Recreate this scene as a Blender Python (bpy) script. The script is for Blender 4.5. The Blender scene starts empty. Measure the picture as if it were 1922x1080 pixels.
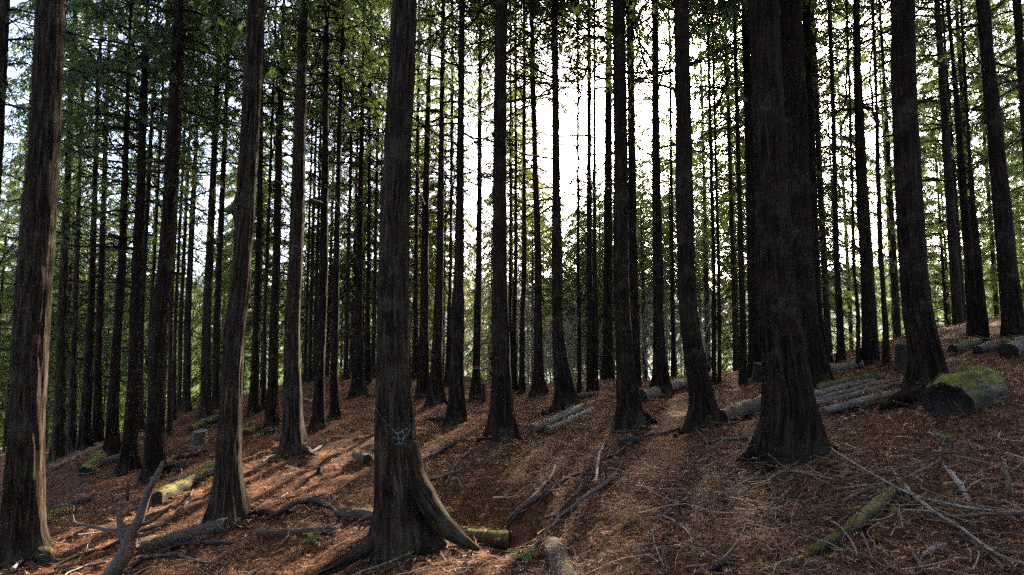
import bpy, math, random
import numpy as np
R_ = math.radians
rng = np.random.default_rng(7)
random.seed(7)
scene = bpy.context.scene
coll = scene.collection

# ------------------------------------------------------------------ camera
F = 1000.0; PITCH = R_(4.5); EYE = 1.6          # focal length in photo pixels (1922 wide)
CP, SP = math.cos(PITCH), math.sin(PITCH)
cd = bpy.data.cameras.new('camera'); cam = bpy.data.objects.new('camera', cd); coll.objects.link(cam)
cam.location = (0, 0, EYE); cam.rotation_euler = (R_(90) + PITCH, 0, 0)
cd.sensor_width = 36; cd.lens = 36 * F / 1922; cd.clip_start = 0.05; cd.clip_end = 20000
scene.camera = cam

def ray(px, py):
    u = (px - 961) / F; v = (540 - py) / F
    return np.array([u, CP - v * SP, SP + v * CP])
def at(px, py, Y):
    d = ray(px, py); return np.array([0, 0, EYE]) + d * (Y / d[1])

# ------------------------------------------------------------------ sky, sun, exposure
sd = ray(1335, 95); sd /= np.linalg.norm(sd)
SUN_EL = math.asin(sd[2]); SUN_AZ = math.atan2(sd[0], sd[1])
world = bpy.data.worlds.new('World'); scene.world = world; world.use_nodes = True
wn = world.node_tree.nodes; wl = world.node_tree.links
sky = wn.new('ShaderNodeTexSky'); sky.sky_type = 'NISHITA'; sky.sun_disc = False
sky.sun_elevation = SUN_EL; sky.sun_rotation = SUN_AZ
sky.air_density = .6; sky.dust_density = 3.5; sky.ozone_density = 1.0; sky.altitude = 400
wl.new(sky.outputs[0], wn['Background'].inputs[0]); wn['Background'].inputs[1].default_value = 0.15
ld = bpy.data.lights.new('sun', 'SUN'); ld.energy = 4.5; ld.angle = R_(1.2); ld.color = (1.0, 0.90, 0.76)
sun = bpy.data.objects.new('sun', ld); coll.objects.link(sun)
sun.rotation_euler = (math.pi / 2 - SUN_EL, 0, math.pi - SUN_AZ); sun.location = (6, 15, 12)
scene.view_settings.view_transform = 'Standard'; scene.view_settings.look = 'None'
scene.view_settings.gamma = 1.0; scene.view_settings.exposure = 3.3
scene.render.engine = 'CYCLES'
cy = scene.cycles
cy.max_bounces = 6; cy.diffuse_bounces = 3; cy.glossy_bounces = 2; cy.transmission_bounces = 3; cy.volume_bounces = 0
cy.sample_clamp_indirect = 4.0
cy.use_denoising = False
try: cy.denoiser = 'OPENIMAGEDENOISE'
except Exception: pass

# ------------------------------------------------------------------ noise and mesh helpers
def vnoise(x, y, seed=0, perx=None):
    x = np.asarray(x, float); y = np.asarray(y, float)
    xi = np.floor(x).astype(np.int64); yi = np.floor(y).astype(np.int64)
    fx = x - xi; fy = y - yi; fx = fx * fx * (3 - 2 * fx); fy = fy * fy * (3 - 2 * fy)
    def h(a, b):
        if perx: a = a % perx
        n = (a * 374761393 + b * 668265263 + seed * 982451653) & 0xFFFFFFFF
        n = ((n ^ (n >> 13)) * 1274126177) & 0xFFFFFFFF
        return ((n ^ (n >> 16)) & 0xFFFF) / 65535.0
    return (h(xi, yi) * (1 - fx) + h(xi + 1, yi) * fx) * (1 - fy) + (h(xi, yi + 1) * (1 - fx) + h(xi + 1, yi + 1) * fx) * fy
def fbm(x, y, seed=0, octv=4):
    s = 0; a = .5
    for k in range(octv):
        s = s + a * (vnoise(x * 2 ** k, y * 2 ** k, seed + k) * 2 - 1); a *= .5
    return s

def mesh_np(name, V, groups, uv=None, smooth=True):
    """groups: list of integer arrays (n,k)"""
    me = bpy.data.meshes.new(name)
    V = np.ascontiguousarray(V, np.float32); me.vertices.add(len(V)); me.vertices.foreach_set('co', V.ravel())
    li = np.concatenate([g.ravel() for g in groups]).astype(np.int32)
    tot = np.concatenate([np.full(len(g), g.shape[1]) for g in groups]).astype(np.int32)
    st = np.concatenate([[0], np.cumsum(tot)[:-1]]).astype(np.int32)
    me.loops.add(len(li)); me.loops.foreach_set('vertex_index', li)
    me.polygons.add(len(tot)); me.polygons.foreach_set('loop_start', st); me.polygons.foreach_set('loop_total', tot)
    me.polygons.foreach_set('use_smooth', np.full(len(tot), smooth))
    if uv is not None:
        l = me.uv_layers.new(name='UVMap'); l.data.foreach_set('uv', np.ascontiguousarray(uv[li], np.float32).ravel())
    me.update(calc_edges=True); me.validate(); return me
def link(name, data, mat=None, parent=None):
    o = bpy.data.objects.new(name, data); coll.objects.link(o)
    if mat and data is not None and not data.materials: data.materials.append(mat)
    if parent: o.parent = parent
    return o
def tag(o, label=None, cat=None, group=None, kind=None):
    for k, v in (('label', label), ('category', cat), ('group', group), ('kind', kind)):
        if v: o[k] = v
    return o
def empty(name, loc, label, cat, group=None):
    o = bpy.data.objects.new(name, None); coll.objects.link(o); o.location = loc; o.empty_display_size = .1
    return tag(o, label, cat, group)

def resample(P, n):
    """Catmull-Rom through rows of P (any dimension) -> n rows"""
    P = np.asarray(P, float)
    if len(P) == 2:
        t = np.linspace(0, 1, n)[:, None]; return P[0] * (1 - t) + P[1] * t
    Q = np.vstack([2 * P[0] - P[1], P, 2 * P[-1] - P[-2]])
    d = np.concatenate([[0], np.cumsum(np.linalg.norm(np.diff(P[:, :3], axis=0), axis=1))]); d /= d[-1]
    tt = np.linspace(0, 1, n); out = []
    for t in tt:
        i = min(max(np.searchsorted(d, t, 'right') - 1, 0), len(P) - 2)
        s = (t - d[i]) / max(d[i + 1] - d[i], 1e-9)
        a, b, c, e = Q[i], Q[i + 1], Q[i + 2], Q[i + 3]
        out.append(.5 * (2 * b + (c - a) * s + (2 * a - 5 * b + 4 * c - e) * s * s + (3 * b - a - 3 * c + e) * s ** 3))
    return np.array(out)

def sweep(P, Rr, N, seed=0, rough=0.0, cap=True, fib=0.0):
    """tube along P (n,3) with radii Rr -> V, [quads, caps], uv"""
    P = np.asarray(P, float); n = len(P); T = np.gradient(P, axis=0); T /= np.linalg.norm(T, axis=1)[:, None] + 1e-12
    ref = np.array([0, 0, 1.0]) if abs(T[:, 2].mean()) < .8 else np.array([0, 1.0, 0])
    A = np.cross(T, ref); A /= np.linalg.norm(A, axis=1)[:, None] + 1e-12; B = np.cross(A, T)
    th = np.linspace(0, 2 * np.pi, N, endpoint=False)
    L = np.concatenate([[0], np.cumsum(np.linalg.norm(np.diff(P, axis=0), axis=1))])
    rr = np.asarray(Rr, float)[:, None] * np.ones(N)
    if rough:
        k = max(3, min(6, N // 3))
        rr = rr * (1 + rough * (2 * vnoise(th[None, :] / (2 * np.pi) * k + 0 * L[:, None], L[:, None] * 6 + 0 * th, seed, k) - 1)
                   + rough * .4 * (2 * vnoise(th[None, :] / (2 * np.pi) * (N // 2) + 0 * L[:, None], L[:, None] * 9 + 0 * th, seed + 5, max(2, N // 2)) - 1))
    V = P[:, None] + rr[..., None] * (np.cos(th)[None, :, None] * A[:, None] + np.sin(th)[None, :, None] * B[:, None])
    i = np.arange(n - 1)[:, None] * N; j = np.arange(N)[None, :]; j2 = (j + 1) % N
    q = np.stack([i + j, i + j2, i + N + j2, i + N + j], -1).reshape(-1, 4)
    g = [q]
    if cap: g.append(np.array([list(range(N))[::-1], list(range((n - 1) * N, n * N))]))
    rm = float(np.mean(Rr))
    uv = np.stack([np.broadcast_to(th * rm, (n, N)), np.broadcast_to(L[:, None], (n, N))], -1).reshape(-1, 2)
    return V.reshape(-1, 3), g, uv
def merge(parts):
    """join several (V, groups, uv) into one"""
    Vs, Gs, Us, o = [], {}, [], 0
    for V, g, uv in parts:
        Vs.append(V); Us.append(uv)
        for a in g: Gs.setdefault(a.shape[1], []).append(a + o)
        o += len(V)
    return np.vstack(Vs), [np.vstack(a) for a in Gs.values()], np.vstack(Us)

# ------------------------------------------------------------------ materials
class NT:
    def __init__(s, name):
        s.m = bpy.data.materials.new(name); s.m.use_nodes = True; s.t = s.m.node_tree; s.n = s.t.nodes
        s.b = s.n['Principled BSDF']; s.out = s.n['Material Output']
    def node(s, typ, **kw):
        n = s.n.new(typ)
        for k, v in kw.items():
            if k in n.inputs: n.inputs[k].default_value = v
            else: setattr(n, k, v)
        return n
    def l(s, a, b): s.t.links.new(a, b)
    def coord(s, which='Object', scale=(1, 1, 1)):
        c = s.node('ShaderNodeTexCoord'); m = s.node('ShaderNodeMapping'); m.inputs['Scale'].default_value = scale
        s.l(c.outputs[which], m.inputs[0]); return m.outputs[0]
    def noise(s, vec, scale, detail=4, rough=.6, dist=0):
        n = s.node('ShaderNodeTexNoise', Scale=scale, Detail=detail, Roughness=rough, Distortion=dist); s.l(vec, n.inputs['Vector']); return n.outputs['Fac']
    def ramp(s, fac, stops):
        r = s.node('ShaderNodeValToRGB'); e = r.color_ramp.elements
        while len(e) < len(stops): e.new(.5)
        for k, (p, c) in enumerate(stops):
            e[k].position = p; e[k].color = (*c, 1) if len(c) == 3 else c
        s.l(fac, r.inputs[0]); return r.outputs[0]
    def mix(s, fac, a, b, mode='MIX'):
        m = s.node('ShaderNodeMix', data_type='RGBA', blend_type=mode)
        for sock, v in ((m.inputs[0], fac), (m.inputs[6], a), (m.inputs[7], b)):
            if hasattr(v, 'is_output'): s.l(v, sock)
            else: sock.default_value = v if not isinstance(v, tuple) else (*v, 1)
        return m.outputs[2]
    def bump(s, h, strength=.5, dist=.01, prev=None):
        b = s.node('ShaderNodeBump', Strength=strength, Distance=dist); s.l(h, b.inputs['Height'])
        if prev: s.l(prev, b.inputs['Normal'])
        return b.outputs[0]
    def fin(s, col, rough=.85, normal=None, spec=.25):
        if hasattr(col, 'is_output'): s.l(col, s.b.inputs['Base Color'])
        else: s.b.inputs['Base Color'].default_value = (*col, 1)
        s.b.inputs['Roughness'].default_value = rough; s.b.inputs['Specular IOR Level'].default_value = spec
        if normal: s.l(normal, s.b.inputs['Normal'])
        return s.m

def bark_mat(name, dark, mid, light, moss=0.0, fine=1.0):
    t = NT(name)
    uv = t.coord('UV', (1, 1, 1)); uvs = t.coord('UV', (38 * fine, 2.2 * fine, 1)); uvf = t.coord('UV', (120 * fine, 9 * fine, 1))
    a = t.noise(uvs, 1.0, 5, .65, .6); b = t.noise(uvf, 1.0, 3, .6)
    c = t.ramp(a, [(.36, dark), (.50, mid), (.66, light)])
    ob = t.coord('Object')
    big = t.noise(ob, 1.3, 3)
    c = t.mix(t.ramp(big, [(.42, (0, 0, 0)), (.62, (1, 1, 1))]), c, t.mix(.22, c, (.06, .032, .022)), 'MIX')
    c = t.mix(.45, c, t.ramp(b, [(.3, (.35, .35, .35)), (.7, (1.3, 1.25, 1.2))]), 'MULTIPLY')
    gm = t.noise(ob, 2.1, 5, .7)
    c = t.mix(t.ramp(gm, [(.55 - moss * .25, (0, 0, 0)), (.72 - moss * .1, (.55, .55, .55))]), c, (.075, .075, .042))
    nrm = t.bump(a, 1.0, .035); nrm = t.bump(b, .9, .012, nrm)
    return t.fin(c, .95, nrm, .04)
M = {}
M['bark'] = bark_mat('bark', (.004, .003, .002), (.014, .009, .006), (.040, .026, .017), .08)
M['bark_grey'] = bark_mat('bark_grey', (.005, .0035, .0025), (.022, .0145, .009), (.078, .055, .036), .15)
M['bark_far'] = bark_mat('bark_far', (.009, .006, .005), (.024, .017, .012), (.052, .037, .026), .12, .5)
def wood_mat(name, dark, light, moss=0.0, mosscol=(.12, .115, .018), scale=(70, 4, 1)):
    t = NT(name); uvs = t.coord('UV', scale); a = t.noise(uvs, 1, 5, .65, .4); ob = t.coord('Object')
    c = t.ramp(a, [(.3, dark), (.7, light)])
    p = t.noise(ob, 9, 4); c = t.mix(t.ramp(p, [(.45, (0, 0, 0)), (.7, (.7, .7, .7))]), c, tuple(x * .55 for x in light))
    p2 = t.noise(ob, 30, 5, .7); c = t.mix(.7, c, t.ramp(p2, [(.35, (.35, .33, .3)), (.65, (1.3, 1.25, 1.2))]), 'MULTIPLY')
    nrm = t.bump(a, 1.0, .014); nrm = t.bump(p2, .8, .012, nrm)
    if moss > 0:
        g = t.node('ShaderNodeNewGeometry'); sx = t.node('ShaderNodeSeparateXYZ'); t.l(g.outputs['Normal'], sx.inputs[0])
        n = t.noise(ob, 7, 5, .7)
        ad = t.node('ShaderNodeMath', operation='MULTIPLY_ADD'); t.l(sx.outputs[2], ad.inputs[0]); ad.inputs[1].default_value = .35; t.l(n, ad.inputs[2])
        f = t.ramp(ad.outputs[0], [(.92 - moss * .5, (0, 0, 0)), (1.02 - moss * .45, (1, 1, 1))])
        fn = t.noise(ob, 160, 3); mc = t.mix(.6, mosscol, t.ramp(fn, [(.3, (.3, .3, .3)), (.7, (1.5, 1.5, 1.3))]), 'MULTIPLY')
        c = t.mix(f, c, mc); nrm = t.bump(fn, .7, .012, nrm)
    return t.fin(c, .88, nrm, .2)
M['log'] = wood_mat('log_bark', (.035, .025, .017), (.15, .11, .07), .12)
M['log_moss'] = wood_mat('mossy_log', (.030, .024, .015), (.15, .118, .072), .50, (.14, .12, .02))
M['log_pale'] = wood_mat('pale_log', (.085, .066, .045), (.31, .25, .18), .14)
M['log_dark'] = wood_mat('dark_rotten_wood', (.012, .009, .007), (.05, .034, .024), .1)
M['branch_moss'] = wood_mat('mossy_branch', (.022, .016, .009), (.085, .062, .03), .55, (.085, .07, .012))
M['stick'] = wood_mat('stick', (.045, .031, .023), (.19, .138, .10), 0)
M['stick_pale'] = wood_mat('pale_stick', (.12, .09, .065), (.42, .34, .26), 0)
M['stick_dark'] = wood_mat('dark_stick', (.022, .015, .011), (.075, .050, .037), 0)
def cut_mat(name, a, b):
    t = NT(name); ob = t.coord('Generated'); n = t.noise(ob, 6, 4); f = t.noise(ob, 40, 3)
    return t.fin(t.mix(.5, t.ramp(n, [(.3, a), (.7, b)]), t.ramp(f, [(.3, (.5, .5, .5)), (.7, (1.2, 1.2, 1.2))]), 'MULTIPLY'), .9, t.bump(f, .5, .01))
M['cut'] = cut_mat('cut_wood', (.05, .034, .022), (.16, .11, .07))
M['cut_dark'] = cut_mat('rotten_cut_wood', (.008, .006, .005), (.035, .025, .018))
def leaf_mat(name, c1, c2, tr, mixf=.5):
    t = NT(name); g = t.node('ShaderNodeNewGeometry')
    oi = t.node('ShaderNodeObjectInfo')
    cl = t.noise(t.coord('Object'), 2.2, 3); av = t.node('ShaderNodeMath', operation='MULTIPLY_ADD'); t.l(g.outputs['Random Per Island'], av.inputs[0]); av.inputs[1].default_value = .35; t.l(cl, av.inputs[2])
    col = t.ramp(av.outputs[0], [(.45, c1), (.9, c2)])
    col = t.mix(t.ramp(oi.outputs['Random'], [(0, (0, 0, 0)), (1, (.5, .5, .5))]), col, tuple(x * .7 for x in c2))
    d = t.node('ShaderNodeBsdfDiffuse'); t.l(col, d.inputs[0])
    tl = t.node('ShaderNodeBsdfTranslucent'); t.l(t.mix(1.0, col, tr, 'MULTIPLY'), tl.inputs[0])
    gl = t.node('ShaderNodeBsdfGlossy', Roughness=.45); gl.inputs[0].default_value = (.9, .95, .9, 1)
    m = t.node('ShaderNodeMixShader'); m.inputs[0].default_value = mixf; t.l(d.outputs[0], m.inputs[1]); t.l(tl.outputs[0], m.inputs[2])
    m2 = t.node('ShaderNodeMixShader'); m2.inputs[0].default_value = .012; t.l(m.outputs[0], m2.inputs[1]); t.l(gl.outputs[0], m2.inputs[2])
    t.l(m2.outputs[0], t.out.inputs[0]); return t.m
M['leaf'] = leaf_mat('cypress_leaf', (.030, .048, .018), (.078, .098, .036), (2.1, 2.1, 1.3), .55)
M['leaf_sunlit'] = leaf_mat('sun_tinted_leaf', (.055, .072, .018), (.115, .125, .030), (2.0, 1.8, 1.0))  # brighter, yellower copy of the leaf, sunlight put into its colour
M['moss'] = leaf_mat('moss_tuft', (.07, .075, .012), (.19, .17, .028), (1.2, 1.2, .8), .3)
M['fern'] = leaf_mat('fern_leaf', (.06, .13, .03), (.11, .20, .05), (1.8, 1.9, 1.2))
M['tan'] = wood_mat('tan_twig', (.24, .19, .12), (.42, .35, .24), 0)

# ------------------------------------------------------------------ terrain
CTRL = [(50,1050,6.8),(290,897,10.2),(245,885,11.5),(430,985,7.4),(740,1030,5.6),(549,850,10.0),(514,800,13),(602,805,12.5),(672,742,15.5),
 (940,825,8.8),(857,790,10.4),(1060,770,10.6),(1180,800,9.2),(1310,800,8.6),(1475,860,5.6),(1740,725,7.1),(1631,685,10.8),(1895,640,9.2),(1010,740,12.8),
 (1235,740,11.8),(796,745,14),(822,760,12.5),(1830,642,10.5),(112,862,12.5),(165,845,13.5),(390,782,15.5),(478,780,14.5),
 (1780,790,5.9),(1000,737,13.2),(1350,718,12.6),(1560,684,11.2),(620,714,17.5),(700,704,18),(400,764,18),(350,772,18),
 (1690,1060,3.3),(1400,1000,4.0),(1050,1060,4.2),(250,1060,6.2),(1900,900,4.6),(1910,1060,3.1),(700,900,7.2),(1100,900,6.6),(1250,900,5.9)]
EXTRA = [(0,0.6,0.0),(2.5,0.8,.2),(-3,0.8,-.55),(-6,2,-1.3),(5,1,.75),(8,3,1.3),(12,6,2.2),(-12,6,-2.6),(-14,12,-3.3),(14,12,2.6)]
PT = np.array([at(*c) for c in CTRL] + [np.array(e, float) for e in EXTRA])
def _fit(P, lam):
    n = len(P); d = np.hypot(P[:, None, 0] - P[None, :, 0], P[:, None, 1] - P[None, :, 1])
    A = np.zeros((n + 3, n + 3)); A[:n, :n] = d * d * np.log(d + 1e-9) + lam * np.eye(n)
    A[:n, n] = 1; A[:n, n + 1:] = P[:, :2]; A[n, :n] = 1; A[n + 1:, :n] = P[:, :2].T
    return np.linalg.solve(A, np.concatenate([P[:, 2], [0, 0, 0]]))
WT = _fit(PT, 6.0)
CRX = [-60, -16, -10, -6.5, -4, -2, 0, 2, 4, 6, 8, 11, 60]
CRY = [22, 21, 19.5, 19, 18.5, 16.5, 14.3, 13.6, 13.2, 12.6, 12.2, 11.8, 11.8]
GA = at(862, 885, 7.4)[:2]; GB = at(1010, 1010, 4.7)[:2]
def H(x, y, fine=True):
    x = np.asarray(x, float); y = np.asarray(y, float)
    xc = np.clip(x, -16, 14); yc = np.clip(y, 0, 20)
    z = WT[-3] + WT[-2] * xc + WT[-1] * yc
    for k in range(len(PT)):
        d2 = (xc - PT[k, 0]) ** 2 + (yc - PT[k, 1]) ** 2
        z = z + WT[k] * .5 * d2 * np.log(d2 + 1e-12)
    z = z + .06 * np.clip(x - 14, 0, 30) + .12 * np.clip(x + 16, -40, 0)
    t = np.clip(y - np.interp(x, CRX, CRY), 0, None)
    fall = .46 * t * t / (t + 3.0)
    z = z - 90 * (1 - np.exp(-fall / 90))
    # washed-out gully beside the painted trunk
    ab = GB - GA; s = np.clip(((x - GA[0]) * ab[0] + (y - GA[1]) * ab[1]) / (ab @ ab), 0, 1)
    dg = np.hypot(x - GA[0] - s * ab[0], y - GA[1] - s * ab[1])
    z = z - .42 * np.exp(-(dg / .42) ** 2) * np.sin(np.pi * np.clip(s * .86 + .1, 0, 1))
    if fine:
        near = np.exp(-(np.clip(np.hypot(x, y) - 14, 0, None) / 14) ** 2)
        z = z + near * (.10 * fbm(x * .9, y * .9, 3, 2) + .085 * fbm(x * 3.1, y * 3.1, 11, 2) + .05 * fbm(x * 11, y * 11, 21, 2))
    return z
def h1(x, y): return float(H(np.array([x]), np.array([y]))[0])
_ss = np.concatenate([np.arange(.9, 14, .02), np.arange(14, 40, .1)])
def ground(px, py):
    """where the ray of a photo pixel meets the ground"""
    d = ray(px, py); p = d[None] * (_ss / d[1])[:, None] + np.array([0, 0, EYE])
    below = p[:, 2] < H(p[:, 0], p[:, 1]); i = int(np.argmax(below))
    if not below.any(): return ground(px, py + 2)     # just over the crest: step down to it
    return p[i]

def geo(a, b, n): return a * (b / a) ** (np.arange(1, n + 1) / n)
xs = np.concatenate([-11 - geo(.1, 6000, 60)[::-1] , np.arange(-11, 10.5, .08), 10.5 + geo(.1, 6000, 60)])
ys = np.concatenate([-geo(.5, 400, 18)[::-1], np.arange(0, 2, .2), np.arange(2, 14.5, .065), 14.5 + geo(.08, 6000, 80)])
X, Y = np.meshgrid(xs, ys); Z = H(X, Y)
ny, nx = X.shape; idx = np.arange(nx * ny).reshape(ny, nx)
q = np.stack([idx[:-1, :-1], idx[:-1, 1:], idx[1:, 1:], idx[1:, :-1]], -1).reshape(-1, 4)
t = NT('forest_floor'); ob = t.coord('Object')
n1 = t.noise(ob, 26, 6, .72, .5); n2 = t.noise(ob, 1.1, 4); n3 = t.noise(ob, 95, 4, .7)
c = t.ramp(n1, [(.34, (.012, .005, .003)), (.48, (.070, .024, .008)), (.60, (.20, .075, .022)), (.76, (.34, .165, .055))])
c = t.mix(t.ramp(n2, [(.40, (0, 0, 0)), (.66, (.55, .55, .55))]), c, t.mix(.5, c, (.05, .034, .022)))
c = t.mix(.8, c, t.ramp(n3, [(.35, (.25, .25, .25)), (.68, (1.5, 1.45, 1.35))]), 'MULTIPLY')
# bare red soil in the gully
sx = t.node('ShaderNodeSeparateXYZ'); t.l(ob, sx.inputs[0])
gc = (GA * .42 + GB * .58)
v = t.node('ShaderNodeVectorMath', operation='DISTANCE'); t.l(ob, v.inputs[0]); v.inputs[1].default_value = (gc[0] + .05, gc[1], h1(*gc))
ad = t.node('ShaderNodeMath', operation='MULTIPLY_ADD'); t.l(n2, ad.inputs[0]); ad.inputs[1].default_value = 1.1; t.l(v.outputs['Value'], ad.inputs[2])
soil = t.mix(.5, (.135, .052, .024), t.ramp(n3, [(.3, (.6, .6, .6)), (.7, (1.3, 1.3, 1.3))]), 'MULTIPLY')
c = t.mix(t.ramp(ad.outputs[0], [(.98, (1, 1, 1)), (1.30, (0, 0, 0))]), c, soil)
# far beyond the crest: green valley
far = t.node('ShaderNodeMapRange'); t.l(sx.outputs[1], far.inputs[0]); far.inputs[1].default_value = 60; far.inputs[2].default_value = 200
c = t.mix(far.outputs[0], c, (.05, .065, .03))
nb = t.bump(n1, .9, .03); nb = t.bump(n3, .8, .012, nb)
M['ground'] = t.fin(c, .95, nb, .1)
g = link('ground', mesh_np('ground', np.stack([X, Y, Z], -1).reshape(-1, 3), [q]), M['ground'])
tag(g, 'brown needle strewn hillside falling away to the left', kind='structure')

# distant hills across the valley
a = np.linspace(-1.35, 1.35, 220); rr = np.linspace(1500, 5200, 26)
A_, RR = np.meshgrid(a, rr); s = (RR - 1500) / 3700
hz = -92 + np.sin(np.clip(s * 1.5, 0, 1) * np.pi / 2) * (290 + 150 * fbm(A_ * 5, RR / 1500, 41, 4)) * (1 + .4 * s) + 40 * fbm(A_ * 26, RR / 220, 44, 4) * np.clip(s * 3, 0, 1)
V = np.stack([RR * np.sin(A_), RR * np.cos(A_), hz], -1).reshape(-1, 3)
idx = np.arange(A_.size).reshape(A_.shape)
q = np.stack([idx[:-1, :-1], idx[:-1, 1:], idx[1:, 1:], idx[1:, :-1]], -1).reshape(-1, 4)
t = NT('hill_forest'); n1 = t.noise(t.coord('Object'), .02, 6, .7)
M['hill'] = t.fin(t.ramp(n1, [(.35, (.035, .05, .025)), (.7, (.09, .09, .05))]), .95)
tag(link('hills', mesh_np('hills', V, [q]), M['hill']), 'hazy blue wooded hills across the valley', kind='structure')

# ------------------------------------------------------------------ crowns
def frame(d):
    d = d / np.linalg.norm(d); s = np.cross(d, [0, 0, 1.0]); n = np.linalg.norm(s)
    s = s / n if n > 1e-3 else np.array([1.0, 0, 0]); return d, s, np.cross(s, d)
def spray_template(r, n=5, L=.19):
    """flat fan of scale-leaf twigs: list of slivers (3 pts) in (along, side, up)"""
    out = []
    def dia(p, ang, l, w):
        d = np.array([math.cos(ang), math.sin(ang)]); s = np.array([-d[1], d[0]])
        pts = [p, p + d * l * .85 + s * w * 1.3, p + d * l * r.uniform(.65, 1.0) - s * w * 1.1]
        out.append([[q_[0], q_[1], -.35 * (q_[0] ** 2) / L + r.uniform(-.012, .012)] for q_ in pts])
    for k in range(n):
        x = L * (.12 + .75 * k / n)
        for sg in (-1, 1):
            l = L * (.52 - .32 * abs(k / n - .25)) * r.uniform(.75, 1.15)
            dia(np.array([x, 0]), sg * r.uniform(.55, .95), l, l * .115)
            if k < n - 1: dia(np.array([x, 0]) + l * .45 * np.array([math.cos(.75), sg * math.sin(.75)]), sg * r.uniform(.0, .3), l * .55, l * .085)
    dia(np.array([L * .7, 0]), 0, L * .4, L * .05)
    return np.array(out)            # (m,3,3)
_r = np.random.default_rng(3)
SPR = [spray_template(_r) for _ in range(5)]
def place_sprays(pos, dirs, ups, scale, r):
    Vs = []
    which = r.integers(0, len(SPR), len(pos))
    for w in range(len(SPR)):
        m = which == w
        if not m.any(): continue
        d = dirs[m] / np.linalg.norm(dirs[m], axis=1)[:, None]; s = np.cross(d, ups[m]); s /= np.linalg.norm(s, axis=1)[:, None] + 1e-9; u = np.cross(s, d)
        Tm = SPR[w][None] * scale[m][:, None, None, None]
        V = pos[m][:, None, None] + Tm[..., 0:1] * d[:, None, None] + Tm[..., 1:2] * s[:, None, None] + Tm[..., 2:3] * u[:, None, None]
        Vs.append(V.reshape(-1, 3))
    V = np.vstack(Vs); return V, np.arange(len(V)).reshape(-1, 3)
def crown(seed, height, zlow, nb, r0, dens=1.0, sparse_low=.5, shape=1.0):
    """foliage and branchwork round a vertical axis; z=0 tree foot; live from zlow to height"""
    r = np.random.default_rng(seed); tubes = []; pos = []; dr = []; up = []; sc = []
    for b in range(nb):
        f = (b + r.random()) / nb; z0 = zlow + (height - zlow) * f ** .9
        Lb = (r0 * (1 - f ** 1.6 * .85) * r.uniform(.65, 1.2)) * (1 if f > .12 else r.uniform(.6, 1.1)) + .15
        az = b * 2.399 + r.uniform(-.5, .5); el = r.uniform(.0, .45) + .35 * f
        h = np.array([math.cos(az), math.sin(az), 0]); n = 9
        tt = np.linspace(0, 1, n)
        rise = Lb * (tt * math.tan(el) - (.55 + .35 * r.random()) * tt ** 2.2 * shape)
        side = np.array([-h[1], h[0], 0]) * Lb * r.uniform(-.18, .18)
        P = h * (tt * Lb)[:, None] + side * (tt ** 2)[:, None] + np.array([0, 0, 1.0]) * (z0 + rise)[:, None]
        P[1:-1] += r.normal(0, .018, (n - 2, 3))
        tubes.append(sweep(P, np.linspace(.016 + .006 * Lb, .004, n), 4, cap=False))
        nt = int((3.5 + 4.2 * Lb) * dens * (sparse_low if f < .15 else 1)) + 1
        for k in range(nt):
            tk = .22 + .78 * (k + r.random()) / nt; i = min(int(tk * (n - 1)), n - 2); fr = tk * (n - 1) - i
            p = P[i] * (1 - fr) + P[i + 1] * fr; d = P[i + 1] - P[i]; d /= np.linalg.norm(d)
            s = np.array([-d[1], d[0], 0]); s /= np.linalg.norm(s) + 1e-9; sg = 1 if k % 2 else -1
            dd = d * r.uniform(.5, 1) + s * sg * r.uniform(.4, 1.1) + np.array([0, 0, r.uniform(-.25, .15)]); dd /= np.linalg.norm(dd)
            lt_ = r.uniform(.25, .75) * (1.15 - tk * .6) * (.45 + .3 * Lb); m = max(2, int(lt_ / .085)); drp = r.uniform(.15, .6)
            tq = np.linspace(.0, 1, m + 1); TP = p + dd * (tq * lt_)[:, None] + np.array([0, 0, -1.0]) * (drp * lt_ * tq ** 2)[:, None]
            tubes.append(sweep(TP[::max(1, m // 2)] if m > 2 else TP, np.linspace(.006, .002, len(TP[::max(1, m // 2)]) if m > 2 else len(TP)), 3, cap=False))
            upv = np.array([r.normal(0, .5), r.normal(0, .5), 1.0]); td = np.gradient(TP, axis=0)
            for j in range(1, m + 1):
                e = td[j] / np.linalg.norm(td[j]); sd2 = np.cross(e, [0, 0, 1.0]); sd2 /= np.linalg.norm(sd2) + 1e-9
                pos.append(TP[j]); dr.append(e + sd2 * (1 if j % 2 else -1) * (.75 if j < m else 0) + [0, 0, r.uniform(-.45, .05)]); up.append(upv + r.normal(0, .2, 3)); sc.append(r.uniform(.6, 1.3) * (1.15 - .35 * tq[j]))
    V, q = place_sprays(np.array(pos), np.array(dr), np.array(up), np.array(sc), r)
    fol = mesh_np('foliage_mesh', V, [q], smooth=False)
    bv, bg, bu = merge(tubes); br = mesh_np('branchwork_mesh', bv, bg, bu)
    return fol, br
# variants: 0-2 high plantation crowns, 3-5 edge trees leafy far down, 6-7 thin upper crowns
CROWNS = [crown(11, 17, 8.2, 60, 1.85, 1.25), crown(12, 18, 8.6, 62, 1.95, 1.2), crown(13, 17, 7.6, 60, 1.85, 1.25),
          crown(14, 15, 2.2, 94, 1.95, 1.75), crown(15, 16, 3.2, 94, 2.05, 1.7), crown(16, 13, 1.6, 86, 1.85, 1.75),
          crown(17, 17, 5.6, 74, 1.75, 1.7), crown(18, 15, 4.8, 70, 1.7, 1.7)]
for f, b in CROWNS: f.materials.append(M['leaf']); b.materials.append(M['bark_far'])

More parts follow.
